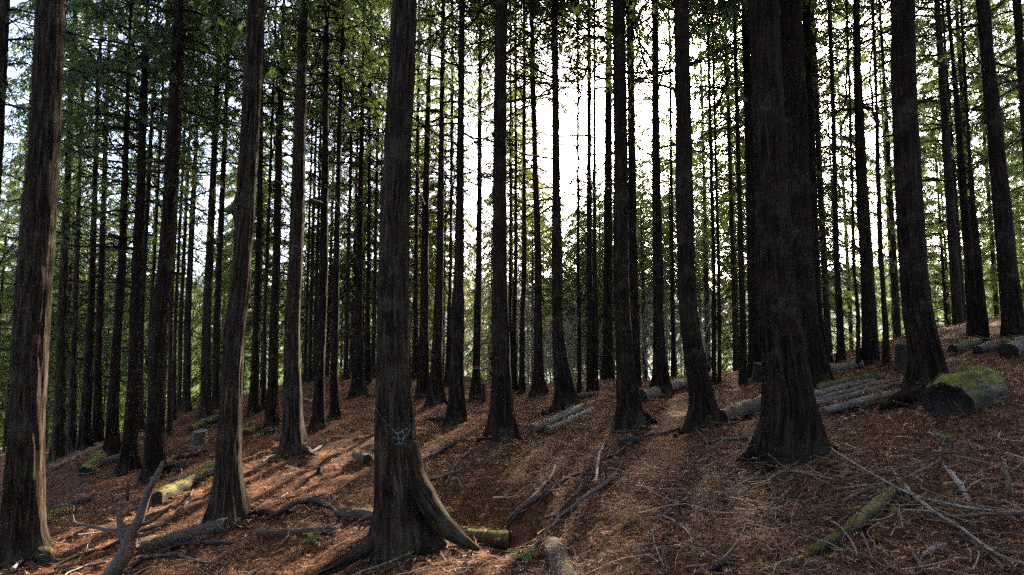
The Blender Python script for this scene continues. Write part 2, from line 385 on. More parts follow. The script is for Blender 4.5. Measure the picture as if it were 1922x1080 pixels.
def dead_branch_mesh(seed):
    """thin bare limb arching up and outwards, with a few side twigs"""
    r = np.random.default_rng(seed); Lb = r.uniform(1.1, 3.0); n = 12; tt = np.linspace(0, 1, n)
    e0 = r.uniform(-.25, .1); cu = r.uniform(.15, .6)
    P = np.stack([tt * Lb, .18 * Lb * np.sin(tt * 2.5 + r.uniform(0, 6)) * tt, Lb * (e0 * tt + cu * tt ** 2.2)], 1)
    P[1:] += r.normal(0, .012, (n - 1, 3)); parts = [sweep(P, np.linspace(.016, .004, n) * (.6 + .3 * Lb), 5, cap=False)]
    for k in range(r.integers(2, 6)):
        i = r.integers(4, n - 1); d = P[i] - P[i - 1]; d /= np.linalg.norm(d); l = r.uniform(.15, .6)
        s = np.array([0, r.choice([-1, 1]), r.uniform(-.2, .7)]); e = P[i] + (d + s * .9) / 1.35 * l
        parts.append(sweep(np.array([P[i], (P[i] + e) / 2 + [0, 0, .03], e]), [.008, .006, .004], 3, cap=False))
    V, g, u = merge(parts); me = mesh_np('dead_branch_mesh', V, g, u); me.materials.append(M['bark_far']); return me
DEAD = [dead_branch_mesh(100 + k) for k in range(10)]

# ------------------------------------------------------------------ trunks
def trunk_mesh(zs, ax, ay, rad, zg, top, N, dz, seed, lobes=None, lobe_amp=.0, bark=.006, lobe_h=.35, zfine=None, knot=None):
    """zs/ax/ay/rad: arrays describing the axis; from below ground to top"""
    zf = zfine if zfine else top
    zz = np.concatenate([np.arange(zg - .55, min(zf, top), dz), np.arange(min(zf, top), top, max(dz * 4, .4)), [top]])
    zz = np.unique(zz.round(4))
    cx = np.interp(zz, zs, ax); cyy = np.interp(zz, zs, ay); rr = np.interp(zz, zs, rad)
    if len(zz) > 8:   # smooth the polyline axis
        k = max(3, int(.35 / dz) | 1); ker = np.ones(k) / k
        for arr in (cx, rr):
            pad = np.pad(arr, k // 2, mode='edge'); sm = np.convolve(pad, ker, 'valid')
            arr[:] = np.where(zz < zf - .5, sm, arr)
    th = np.linspace(0, 2 * np.pi, N, endpoint=False) + np.pi / 2; h = np.clip(zz - zg, -.2, None)
    TH = th[None, :]; ZZ = zz[:, None]
    R = rr[:, None] * (1 + .035 * np.sin(2 * TH + seed + ZZ * .4) + .025 * np.sin(3 * TH - seed * 2 + ZZ * .7))
    if lobes:
        lb = np.zeros_like(th)
        for a, w, amp in lobes: lb = lb + amp * np.exp(-((np.angle(np.exp(1j * (th - a)))) / w) ** 2)
        lb = lb - lb.mean()
        R = R * (1 + lobe_amp * np.exp(-h / lobe_h)[:, None] * lb[None, :])
        R = R * (1 + .18 * lobe_amp * np.exp(-h / (lobe_h * 3.5))[:, None] * lb[None, :])
    if bark > 0:
        rm = float(np.median(rr)); per = max(6, int(2 * np.pi * rm / .034)); per2 = max(10, int(2 * np.pi * rm / .015))
        tw = TH + .10 * (vnoise(ZZ * .8 + 0 * TH, 0 * TH + ZZ * 0 + seed, seed) - .5) + .05 * np.sin(ZZ * 1.7 + TH * 2)
        a = vnoise(tw / (2 * np.pi) * per, ZZ * 2.0, seed, per); a = 1 - np.abs(2 * a - 1)
        b = vnoise(tw / (2 * np.pi) * per2, ZZ * 5.5, seed + 9, per2)
        c_ = vnoise(tw / (2 * np.pi) * max(4, per // 3), ZZ * 1.1, seed + 4, max(4, per // 3))
        R = R + bark * (1.9 * np.abs(a) ** 1.5 + 1.1 * b + 1.4 * c_ - 3.3)
    if knot:
        for kz, ka, kh, kw, kamp in knot:
            R = R + kamp * np.exp(-((ZZ - kz) / kh) ** 2 - (np.angle(np.exp(1j * (TH - ka))) / kw) ** 2)
    V = np.stack([cx[:, None] + R * np.cos(TH), cyy[:, None] + R * np.sin(TH), ZZ + 0 * TH], -1).reshape(-1, 3)
    n = len(zz); i = np.arange(n - 1)[:, None] * N; j = np.arange(N)[None, :]; j2 = (j + 1) % N
    q = np.stack([i + j, i + j2, i + N + j2, i + N + j], -1).reshape(-1, 4)
    rm = float(np.median(rr)); uv = np.stack([np.broadcast_to((th - np.pi / 2) * rm, (n, N)), np.broadcast_to(ZZ, (n, N))], -1).reshape(-1, 2) + seed * 1.37
    return V, [q], uv

TREES = {}; ALLT = []
def add_canopy(root, zg, x, y, H_, r, cr=None, dead=0, dz0=2.0, dz1=7.5, rot=None, scale=None):
    k = cr if cr is not None else int(r.integers(0, 3))
    fo, br = CROWNS[k]; s = scale or r.uniform(.9, 1.08); a = rot if rot is not None else r.uniform(0, 6.28)
    c1 = link('crown', fo, None, root); c1.location = (x, y, zg); c1.rotation_euler = (0, 0, a); c1.scale = (s, s, s)
    c2 = link('branchwork', br, None, c1); c2['kind'] = 'stuff'
    return c1
def dead_branches(root, axf, n, z0, z1, r, sc=1.0, azs=None):
    for k in range(n):
        z = r.uniform(z0, z1); cx, cyy, rad = axf(z)
        o = link('dead_branch', DEAD[int(r.integers(0, len(DEAD)))], None, root)
        a = r.uniform(0, 6.28) if azs is None else r.uniform(*azs)
        o.location = (cx + .6 * rad * math.cos(a), cyy + .6 * rad * math.sin(a), z); o.rotation_euler = (r.uniform(-.15, .15), r.uniform(-.35, .15), a); s = sc * r.uniform(.7, 1.15); o.scale = (s, s, s)

def main_tree(key, label, pts, base, Yd=None, mat='bark', H_=18, lobes=7, lobe_amp=.32, crown_k=None, dead=(0, 0, 0), knot=None, bark=.007, res=1.0, group='cypress trunks on the near slope', taper=1.0, lobe_h=.35, azs=None):
    """pts: (py, centre px, width px) from top of picture to foot"""
    r = np.random.default_rng(abs(hash_(key)) % 9999)
    if Yd is None: gp = ground(*base); Yd = gp[1]
    W = [];
    for py, cx, w in pts:
        p = at(cx, py, Yd); dopt = Yd * CP + (p[2] - EYE) * SP; th = math.atan2(abs(p[0]), Yd)
        W.append((p[2], p[0], .5 * w * dopt / F * math.cos(th)))
    W.sort(); W = np.array(W); bx = W[0, 1]; zg = h1(bx, Yd)
    top = zg + H_
    sl = (W[-1, 1] - W[-2, 1]) / max(W[-1, 0] - W[-2, 0], .3); sl = float(np.clip(sl, -.06, .06))
    zmax = W[-1, 0]; rtop = W[-1, 2]
    zs = np.concatenate([[min(zg, W[0, 0]) - 1.0], W[:, 0], [top]]); ax = np.concatenate([[bx], W[:, 1], [W[-1, 1] + sl * (top - zmax) * .5]])
    rad = np.concatenate([[W[0, 2] * 1.12], W[:, 2], [.03]])
    ay = np.full(len(zs), Yd)
    pxm = Yd / 533.0; rm = float(np.median(W[:, 2]))
    k_ = 1.0 if Yd < 8 else 1.35
    N = int(np.clip(2 * math.pi * rm / (pxm * 1.1 * k_) * res, 14, 130)); dz = float(np.clip(pxm * 2.0 * k_ / res, .018, .3))
    lb = None
    if lobes:
        a0 = r.uniform(0, 6.28); lb = [(a0 + 6.283 * k / lobes + r.uniform(-.35, .35), r.uniform(.13, .26), r.uniform(.7, 1.6)) for k in range(lobes)]
    V, g, uv = trunk_mesh(zs, ax, ay, rad, zg, top, N, dz, int(r.integers(1, 900)), lb, lobe_amp, bark, lobe_h, zfine=EYE + Yd * .72 + .5, knot=knot(zg, Yd) if knot else None)
    root = empty('cypress_tree', (bx, Yd, zg), label, 'tree', group)
    tr = link('trunk', mesh_np('trunk_' + key, V - np.array([bx, Yd, zg]), g, uv), M[mat], root)
    def axf(z):   # local coordinates
        return np.interp(z + zg, zs, ax) - bx, 0.0, np.interp(z + zg, zs, rad)
    zc = 9.5; cxx, _, _ = axf(zc)
    add_canopy(root, 0, cxx, 0, H_, r, crown_k)
    if dead[0]: dead_branches(root, axf, int(dead[0] * 1.15), dead[1], dead[2], r, azs=azs)
    TREES[key] = dict(root=root, Y=Yd, x=bx, zg=zg, zs=zs, ax=ax, rad=rad, lb=lb)
    p5 = np.interp(EYE + .1 * Yd, zs, ax); ALLT.append((bx, Yd)); print('TREE', key, 'Y=%.1f D=%.2f' % (Yd, 2 * rm), 'N', N, 'nv', len(V))
    return root
def hash_(s):
    h = 7
    for ch in s: h = (h * 131 + ord(ch)) & 0x7FFFFFFF
    return h

# ------------------------------------------------------------------ the trees one can follow from foot to frame
main_tree('leftbig', 'broad rough-barked trunk filling the left edge of the photo', [(0,96,58),(270,84,67),(500,66,72),(800,50,73),(950,46,80),(1010,42,92),(1050,42,124)], (50,1050), mat='bark_grey', bark=.008)
main_tree('leftedge', 'trunk cut by the upper left corner, leaning out of frame', [(0,8,26),(250,-6,30),(900,-48,36)], (0,0), Yd=11.0, mat='bark_grey', dead=(4, 4, 8))
main_tree('stripe', 'straight brown trunk between the left arched-branch tree and the knotty trunk', [(0,337,20),(150,331,25),(350,320,30),(500,311,33),(600,299,33),(700,296,34),(800,292,37),(860,290,42),(897,288,54)], (288,897), dead=(10, 5, 9))
main_tree('arched', 'slim dark trunk at left whose bare branches arch up and outwards', [(0,277,8),(60,275,10),(200,269,17),(300,266,18),(400,262,20),(500,258,22),(600,253,21),(700,251,23),(800,245,28),(850,242,36),(885,240,54)], (240,885), dead=(30, 3.2, 10), azs=(2.0, 5.2), crown_k=6)
main_tree('leftfour', 'dark trunk just left of the arched-branch tree, foot by a mossy block', [(100,242,8),(300,236,13),(400,232,16),(500,229,17),(600,222,18),(700,215,21),(800,210,25),(855,208,36)], (208,855), dead=(8, 4, 9))
main_tree('leftfive', 'trunk with flared foot, second to the right of the broad left-edge trunk', [(200,183,9),(450,175,13),(590,170,15),(700,165,20),(800,160,25),(845,160,38)], (160,845), dead=(6, 4, 9), group='dim trunks on the left slope')
main_tree('leftfiveb', 'dim trunk close behind the flared trunk at left', [(200,200,9),(590,188,16),(700,184,17),(830,182,24)], (182,832), dead=(6, 4, 9), group='dim trunks on the left slope')
main_tree('leftsix', 'trunk nearest the right side of the broad left-edge trunk', [(200,132,12),(590,117,20),(700,114,22),(800,111,27),(860,110,36)], (110,862), mat='bark_grey', dead=(5, 4, 9), group='dim trunks on the left slope')
main_tree('leftseven', 'thin dim trunk third from the broad left-edge trunk', [(300,150,8),(690,138,14),(850,134,22)], (134,852), mat='bark_grey', dead=(5, 4, 9), group='dim trunks on the left slope')
main_tree('knotty', 'tall trunk with a dark knot bulge halfway up, left of centre', [(0,482,33),(150,474,37),(300,466,38),(400,460,38),(450,457,38),(540,451,40),(600,441,43),(700,435,45),(800,432,48),(870,430,54),(920,428,66),(960,428,84),(985,428,100)], (428,985), mat='bark_grey',
          knot=lambda zg, Y: [(at(440, 395, Y)[2], 3.5, .14, .55, .05), (at(440, 372, Y)[2], 4.4, .06, .5, .025)], lobe_amp=.3)
main_tree('fork', 'straight trunk with sunlit fluted foot right of the knotty trunk', [(0,570,20),(150,566,22),(300,562,25),(400,560,26),(500,555,30),(600,549,31),(700,548,33),(790,549,38),(830,550,48),(850,550,62)], (550,850), mat='bark_grey', dead=(9, 4.5, 9))
main_tree('ten', 'slender trunk between the knotty trunk and the fluted-foot trunk', [(0,533,6),(130,529,9),(250,524,13),(350,522,14),(500,519,16),(600,515,19),(700,513,21),(770,511,26),(800,510,34)], (510,800), dead=(9, 4, 9))
main_tree('eleven', 'small dark trunk close right of the knotty trunk', [(200,490,9),(350,488,11),(500,485,14),(600,481,14),(700,478,16),(760,475,22),(780,473,30)], (473,780), dead=(8, 4, 9))
main_tree('twelve', 'left one of a pair of trunks left of the blue-corded trunk', [(0,615,10),(150,612,12),(300,610,14),(500,607,18),(600,604,18),(700,600,21),(780,598,26),(805,597,38)], (597,805), dead=(9, 4, 9))
main_tree('thirteen', 'right one of a pair of trunks left of the blue-corded trunk', [(0,646,7),(150,640,9),(300,636,11),(500,631,15),(600,629,16),(700,627,17),(770,628,22),(788,628,30)], (628,788), dead=(10, 4, 9))
main_tree('fourteen', 'trunk with spreading roots on the rise left of the blue-corded trunk', [(100,682,6),(250,679,9),(350,677,12),(500,675,15),(600,672,20),(700,672,22),(728,673,30),(742,674,40)], (674,742), dead=(9, 4, 9))
main_tree('fifteen', 'thin trunk just right of the spreading-root tree on the rise', [(200,694,6),(500,692,9),(600,690,11),(720,690,18)], (690,722), dead=(6, 4, 9), group='thin trunks on the rise')
main_tree('blue', 'large furrowed trunk with frayed blue cord and sunlit buttress root', [(0,760,49),(150,754,49),(250,749,51),(400,743,56),(500,740,58),(600,739,64),(700,739,71),(800,741,80),(860,743,84),(910,748,94),(960,754,112),(1000,758,132),(1030,760,146)], (745,1030), mat='bark_grey', lobes=9, lobe_amp=.22, bark=.008, lobe_h=.28)
main_tree('s780', 'thin trunk half hidden behind the blue-corded trunk', [(100,786,6),(500,781,8),(600,780,10),(710,780,15)], (780,713), dead=(6, 4, 9), group='thin trunks on the rise')
main_tree('s796', 'first trunk to the right of the blue-corded trunk', [(0,808,7),(150,805,9),(300,801,12),(500,797,15),(600,796,18),(690,794,22),(730,794,28),(745,794,36)], (794,745), dead=(14, 4, 9.5))
main_tree('s822', 'second trunk to the right of the blue-corded trunk, with flared foot', [(0,832,8),(150,830,10),(300,828,12),(500,825,15),(600,822,19),(690,819,22),(740,818,32),(760,818,44)], (818,760), dead=(16, 4, 10))
main_tree('s842', 'very thin trunk between the second and third trunks right of the blue-corded trunk', [(200,848,6),(500,846,7),(600,843,9),(720,841,14)], (841,724), dead=(6, 4, 9), group='thin trunks on the rise')
main_tree('s857', 'dark trunk with a long root reaching left, right of the blue-corded trunk', [(0,867,12),(150,866,13),(300,864,15),(500,862,19),(600,858,26),(700,857,28),(760,858,35),(790,858,48)], (858,790), dead=(12, 4.5, 9))
main_tree('red', 'slim trunk ringed with red tape beside a short post', [(150,901,8),(350,900,10),(500,899,12),(600,896,14),(690,894,15),(730,893,20),(747,893,26)], (893,748), dead=(8, 4, 9))
main_tree('s940', 'straight black trunk at the centre of the photo', [(0,941,24),(150,939,25),(300,938,26),(500,938,28),(600,939,33),(700,941,36),(770,941,44),(810,940,56),(825,940,66)], (940,825), dead=(9, 5, 8.5))
for k, (a, b, w, by, lab) in enumerate([(958, 957, 7, 735, 'thin trunk tight against the right side of the centre trunk'), (968, 965, 9, 736, 'thin trunk second to the right of the centre trunk'), (984, 980, 11, 736, 'thin straight trunk third to the right of the centre trunk'),
        (1085, 1087, 8, 739, 'thin trunk standing right of the swept-foot trunk'), (1106, 1109, 14, 739, 'left one of two joined-looking trunks on the crest'), (1116, 1119, 9, 739, 'right one of two joined-looking trunks on the crest')]):
    main_tree('c%d' % k, lab, [(150, a, w * .6), (500, a, w * .85), (600, b, w), (by - 20, b, w * 1.15), (by, b, w * 1.5)], (b, by), dead=(7, 4, 9), group='thin trunks along the crest')
main_tree('s1010', 'trunk with flared foot on the crest left of the swept-foot trunk', [(0,998,8),(150,1000,10),(300,1004,11),(500,1011,13),(600,1010,16),(700,1011,20),(725,1012,26),(742,1013,36)], (1013,742), dead=(8, 4, 9))
main_tree('swept', 'dark trunk whose foot sweeps right beside the pale split logs', [(0,1040,12),(150,1042,14),(300,1044,16),(500,1044,18),(600,1046,20),(660,1050,25),(700,1055,31),(740,1059,38),(765,1060,54)], (1060,770), dead=(8, 5, 9))
main_tree('s1142', 'trunk mostly hidden behind the left side of the trunk with spreading foot', [(0,1143,10),(250,1142,15),(500,1141,18),(600,1141,20),(740,1141,24)], (1141,740), Yd=15.6, dead=(7, 4, 9))
main_tree('spread', 'straight dark trunk with foot spreading right, right of centre', [(0,1161,23),(150,1163,26),(350,1165,29),(500,1165,31),(600,1169,32),(700,1175,38),(760,1181,50),(785,1185,64),(800,1187,80)], (1182,800), dead=(6, 5, 8.5))
main_tree('s1190', 'brownish trunk behind the right side of the trunk with spreading foot', [(0,1182,13),(250,1185,15),(500,1189,18),(600,1191,19),(728,1193,26)], (1193,728), dead=(8, 4, 9))
main_tree('s1235', 'trunk with a log leaning against its foot, right of centre', [(0,1230,13),(150,1230,14),(350,1232,18),(500,1235,20),(600,1235,21),(680,1239,27),(720,1242,36),(740,1243,46)], (1243,740), dead=(9, 4.5, 9))
main_tree('c7', 'thin trunk right of the log-propped trunk', [(150, 1258, 5), (500, 1262, 7), (600, 1263, 8), (705, 1264, 12)], (1264, 707), dead=(6, 4, 9), group='thin trunks along the crest')
main_tree('lean', 'big dark trunk leaning left, sun glow at its top', [(0,1279,27),(150,1281,29),(250,1283,32),(350,1284,33),(500,1287,35),(600,1293,38),(680,1304,42),(740,1314,48),(780,1317,58),(800,1316,70)], (1316,803), dead=(5, 5, 8))
for k, (a, b, w, by, lab) in enumerate([(1337, 1340, 10, 722, 'left one of two thin trunks right of the leaning trunk'), (1346, 1350, 8, 723, 'right one of two thin trunks right of the leaning trunk'), (1388, 1395, 14, 722, 'straight thin trunk just left of the broad right trunk'), (1568, 1577, 15, 684, 'slim trunk right of the broad right trunk, on the crest'),
        (1600, 1611, 9, 690, 'thinnest trunk left of the straight crest trunk at right'), (1650, 1662, 13, 686, 'slim trunk just right of the straight crest trunk at right')]):
    main_tree('r%d' % k, lab, [(150, a - 6, w * .6), (500, a + 3, w * .85), (600, b, w), (by - 20, b, w * 1.1), (by, b, w * 1.4)], (b, by), dead=(8, 4, 9), group='thin trunks along the crest')
main_tree('behind', 'trunk showing along the left side of the broad right trunk', [(0,1398,15),(250,1406,20),(500,1413,24),(600,1417,27),(700,1420,36)], (1420,705), dead=(5, 5, 8))
main_tree('broad', 'broadest black trunk right of centre with flaring foot', [(0,1432,58),(250,1444,61),(500,1458,68),(600,1466,76),(700,1476,92),(760,1481,102),(800,1481,112),(840,1478,126),(862,1476,138)], (1476,862), lobes=8, lobe_amp=.42, bark=.008, lobe_h=.24)
main_tree('twin', 'dark trunk pressed against the right side of the broad right trunk', [(0,1482,46),(250,1493,47),(500,1502,48),(600,1512,50),(680,1524,60),(722,1528,74)], (1528,724))
main_tree('third', 'narrow trunk just right of the broad pair', [(0,1513,17),(250,1520,19),(500,1529,21),(600,1534,24),(660,1543,34),(690,1546,44)], (1546,692), dead=(7, 5, 9))
main_tree('r1630', 'straight trunk on the crest at right, left of the mossy-log tree', [(0,1607,14),(150,1610,17),(250,1614,21),(400,1620,24),(500,1627,26),(600,1631,29),(660,1632,31),(687,1633,36)], (1633,687), dead=(14, 3.5, 9))
main_tree('mossside', 'stout black trunk curving at the foot beside the big mossy log', [(0,1693,46),(150,1696,49),(250,1700,52),(400,1708,54),(500,1714,56),(600,1724,60),(640,1732,64),(690,1742,72),(725,1744,92)], (1744,728), lobe_amp=.3)
main_tree('r1825', 'left one of two adjoining trunks above the cut logs at right', [(100,1787,10),(200,1797,14),(300,1803,16),(400,1811,18),(500,1820,22),(600,1825,24),(640,1826,28)], (1826,643), dead=(14, 3, 8.5))
main_tree('r1846', 'right one of two adjoining trunks above the cut logs at right', [(200,1815,8),(300,1820,10),(400,1828,13),(500,1837,17),(600,1846,20),(636,1848,24)], (1848,639), dead=(10, 3, 8.5))
main_tree('r1890', 'leaning trunk near the right edge above the log pile', [(0,1844,28),(150,1857,34),(300,1872,36),(500,1891,42),(600,1901,46),(640,1904,56)], (1904,642), dead=(10, 4, 8.5))
main_tree('r1915', 'trunk cut by the upper right corner of the photo', [(0,1908,18),(150,1918,20),(500,1945,26)], (0,0), Yd=12.5, dead=(8, 4, 9))
for k, (b, w, by) in enumerate([(320, 10, 815), (329, 8, 790), (339, 9, 772), (352, 14, 772), (388, 19, 784), (407, 15, 768), (265, 12, 812), (497, 9, 770), (575, 7, 718), (583, 8, 718), (592, 8, 716), (651, 9, 714), (702, 9, 706), (28, 13, 860), (84, 14, 850), (283, 9, 800)]):
    nm = ['broad left-edge trunk', 'straight brown trunk', 'knotty trunk', 'fluted-foot trunk', 'blue-corded trunk']
    labs = {320: 'dim trunk tight against the right of the straight brown trunk at left', 329: 'thin dim trunk second to the right of the straight brown trunk', 339: 'thin dim trunk third to the right of the straight brown trunk', 352: 'lit-edged trunk fourth to the right of the straight brown trunk',
            388: 'trunk standing above a mossy log left of the knotty trunk', 407: 'trunk nearest the left side of the knotty trunk', 265: 'dim trunk behind the right side of the arched-branch tree', 497: 'thin far trunk between the knotty and the slender trunk beside it',
            575: 'leftmost of three very thin trunks on the skyline left of centre', 583: 'middle of three very thin trunks on the skyline left of centre', 592: 'rightmost of three very thin trunks on the skyline left of centre', 651: 'thin trunk on the rise right of the paired trunks', 702: 'thin skyline trunk touching the left side of the blue-corded trunk',
            28: 'dim trunk seen left of the broad left-edge trunk', 84: 'dim trunk peeping past the right side of the broad left-edge trunk', 283: 'thin dim trunk between the arched-branch and straight brown trunks'}
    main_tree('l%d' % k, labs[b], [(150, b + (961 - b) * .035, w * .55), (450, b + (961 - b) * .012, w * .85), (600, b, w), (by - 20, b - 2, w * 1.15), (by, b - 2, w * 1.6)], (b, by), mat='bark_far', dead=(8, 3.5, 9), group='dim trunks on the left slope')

# ------------------------------------------------------------------ trees beyond the crest
FT = [trunk_mesh(np.array([-1, 0, .5, 3, 16.]), np.array([0, 0, .0, .05 * (k - 1), .1 * (k - 1)]), np.zeros(5), np.array([.19, .165, .13, .115, .02]), 0, 15.5, 14, .22, 31 + k, None, 0, 0) for k in range(3)]
FTM = [mesh_np('far_trunk', *f) for f in FT]
for m in FTM: m.materials.append(M['bark_far'])
far_pts = []
rf = np.random.default_rng(23)
def try_far(n, xr, yr, gap, openf=None):
    c_ = 0
    for _ in range(n * 40):
        if c_ >= n: break
        y = rf.uniform(*yr); x = rf.uniform(*xr) * y
        if y < np.interp(x, CRX, CRY) + 2.5: continue
        if any((x - a) ** 2 + (y - b) ** 2 < gap ** 2 for a, b in far_pts) or any((x - a) ** 2 + (y - b) ** 2 < 1.5 for a, b in ALLT): continue
        if openf and openf(961 + F * x / y, y): continue
        if sun_limit(x, y) - h1(x, y) < 6.0: continue
        far_pts.append((x, y)); c_ += 1
gapf = lambda px, y: 985 < px < 1310 and y < 40
def sun_limit(x, y):
    """height above sea level that a crown here may reach before it shades one of the sunny patches"""
    lim = 99.0
    for (sx_, sy_, sz_), w_ in SUNNY:
        tt_ = (x - sx_) * math.sin(SUN_AZ) + (y - sy_) * math.cos(SUN_AZ)
        off = abs((x - sx_) * math.cos(SUN_AZ) - (y - sy_) * math.sin(SUN_AZ))
        if tt_ > 0 and off < w_: lim = min(lim, sz_ + (tt_ - 1.2) * math.tan(SUN_EL))
    return lim
SUNNY = [(ground(*p), 1.5) for p in ((845, 1030), (320, 950), (210, 1005), (610, 890))] + [(at(880, 1000, 5.2), 1.2)]
try_far(16, (-1.25, -.82), (23, 40), 1.6); try_far(44, (-1.05, -.5), (19, 40), 1.6)
try_far(26, (-.55, -.12), (19, 36), 1.7)
try_far(22, (-1.0, -.1), (34, 60), 2.6)
try_far(27, (.36, 1.05), (14.5, 34), 2.1, gapf)
try_far(12, (.36, 1.05), (34, 60), 2.6, gapf)
try_far(9, (-.14, .36), (20, 52), 2.4, lambda px, y: 1000 < px < 1310)
n_low = len(far_pts); try_far(18, (-.05, .5), (17.5, 32), 1.7); try_far(20, (-.1, .5), (28, 46), 1.8); try_far(13, (.5, 1.02), (14.5, 32), 1.9)
TALL = set(far_pts[n_low:]); n_mid = len(far_pts); try_far(9, (-.05, .37), (20, 44), 1.8); try_far(7, (.0, .2), (20, 40), 1.5); MIDS = set(far_pts[n_mid:])      # tall high-crowned trees towards the sun
LAND = sorted([(961 + F * (d['x'] / d['Y']), n) for n, d in ((n, TREES[k]) for k, n in (('leftbig', 'the broad left-edge trunk'), ('stripe', 'the straight brown trunk'), ('knotty', 'the knotty trunk'), ('fork', 'the fluted-foot trunk'), ('blue', 'the blue-corded trunk'), ('s940', 'the centre trunk'), ('spread', 'the spreading-foot trunk'), ('lean', 'the leaning dark trunk'), ('broad', 'the broadest right trunk'), ('mossside', 'the mossy-log tree'), ('r1890', 'the leaning right-edge trunk')))])
ones = ['first', 'second', 'third', 'fourth', 'fifth', 'sixth', 'seventh', 'eighth', 'ninth']
ordn = ['first', 'second', 'third', 'fourth', 'fifth', 'sixth', 'seventh', 'eighth', 'ninth', 'tenth', 'eleventh', 'twelfth', 'thirteenth', 'fourteenth', 'fifteenth', 'sixteenth', 'seventeenth', 'eighteenth', 'nineteenth', 'twentieth'] + ['%s-%s' % (a, b) for a in ('twenty', 'thirty', 'forty') for b in ones]
far_pts.sort(key=lambda p: p[0] / p[1]); cnt = {}
for k, (x, y) in enumerate(far_pts):
    px = 961 + F * x / y; prev = [n for a, n in LAND if a <= px]
    ref = ('right', prev[-1]) if prev else ('left', LAND[0][1]); cnt[ref] = cnt.get(ref, 0) + 1
    z = h1(x, y)
    root = empty('cypress_tree', (x, y, z), '%s leafy background cypress beyond the crest to the %s of %s' % (ordn[cnt[ref] - 1], ref[0], ref[1]), 'tree', 'cypresses beyond the crest')
    tr = link('trunk', FTM[k % 3], None, root); s = rf.uniform(.45, .85); tr.scale = (s, s, 1.0)
    if px > 1310: kk = int(rf.choice([3, 4, 5, 4, 7]))
    elif px > 985: kk = int(rf.choice([3, 5, 4]))
    else: kk = int(rf.choice([3, 4, 6, 7, 5]))
    tall = (x, y) in TALL
    if (x, y) in MIDS: kk = int(rf.choice([6, 7, 7]))
    if tall: kk = int(rf.choice([0, 1, 2])); tr.scale = (s * 1.05, s * 1.05, 1.2 if y < 28 else 1.4)
    sc_ = (rf.uniform(1.1, 1.25) if y < 28 else rf.uniform(1.3, 1.5)) if tall else rf.uniform(.85, 1.12)
    top_ = [17, 18, 17, 15, 16, 13, 17, 15][kk]; lim = sun_limit(x, y) - z
    if lim < top_ * sc_: kk = 7; sc_ = min(sc_, lim / 15); tr.scale[2] = min(tr.scale[2], lim / 15.5)
    c1 = add_canopy(root, 0, 0, 0, 16, rf, kk, scale=sc_)
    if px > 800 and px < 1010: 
        c1.material_slots[0].link = 'OBJECT'; c1.material_slots[0].material = M['leaf_sunlit']  # crowns left of the opening get the sun-coloured leaf copy
# rest of the wood out of view, one mass added to block sky light
rs = np.random.default_rng(5); parts = []; pos = []; dr = []; up = []; sc = []; tubes = []
for k in range(96):
    while True:
        x = rs.uniform(-26, 24); y = rs.uniform(-22, 22)
        px = x / max(y, .01)
        if (y < -1.5 or abs(x) - 3.0 > 1.05 * max(y, 0)) and (abs(x) > 2.2 or y < -2.5): break
    z = h1(x, max(y, -20)); hgt = rs.uniform(15, 18)
    tubes.append(sweep(np.array([[x, y, z - .3], [x, y, z + 6], [x, y, z + hgt]]), [.18, .15, .03], 8, cap=False))
    for b in range(95):
        f = rs.random() ** .8; zl = 3.0 if math.hypot(x, y) < 9 else .6; zz = z + zl + (hgt - zl) * f; rr_ = 2.1 * (1 - f ** 1.6 * .9) * math.sqrt(rs.random()); a_ = rs.uniform(0, 6.28)  # farther crowns brought down near the ground to shut out sidelight
        pos.append([x + rr_ * math.cos(a_), y + rr_ * math.sin(a_), zz]); dr.append([math.cos(a_), math.sin(a_), -.35]); up.append([rs.normal(0, .4), rs.normal(0, .4), 1]); sc.append(rs.uniform(3.8, 5.6))
V, q = place_sprays(np.array(pos), np.array(dr), np.array(up), np.array(sc), rs)
w = link('unseen_wood', mesh_np('unseen_wood', V, [q], smooth=False), M['leaf']); tag(w, 'unseen leafy canopy of the plantation around the viewpoint, added to block sky light', 'wood', kind='stuff')
bv, bg, bu = merge(tubes); tag(link('trunk', mesh_np('unseen_trunks', bv, bg, bu), M['bark_far'], w), kind='stuff')

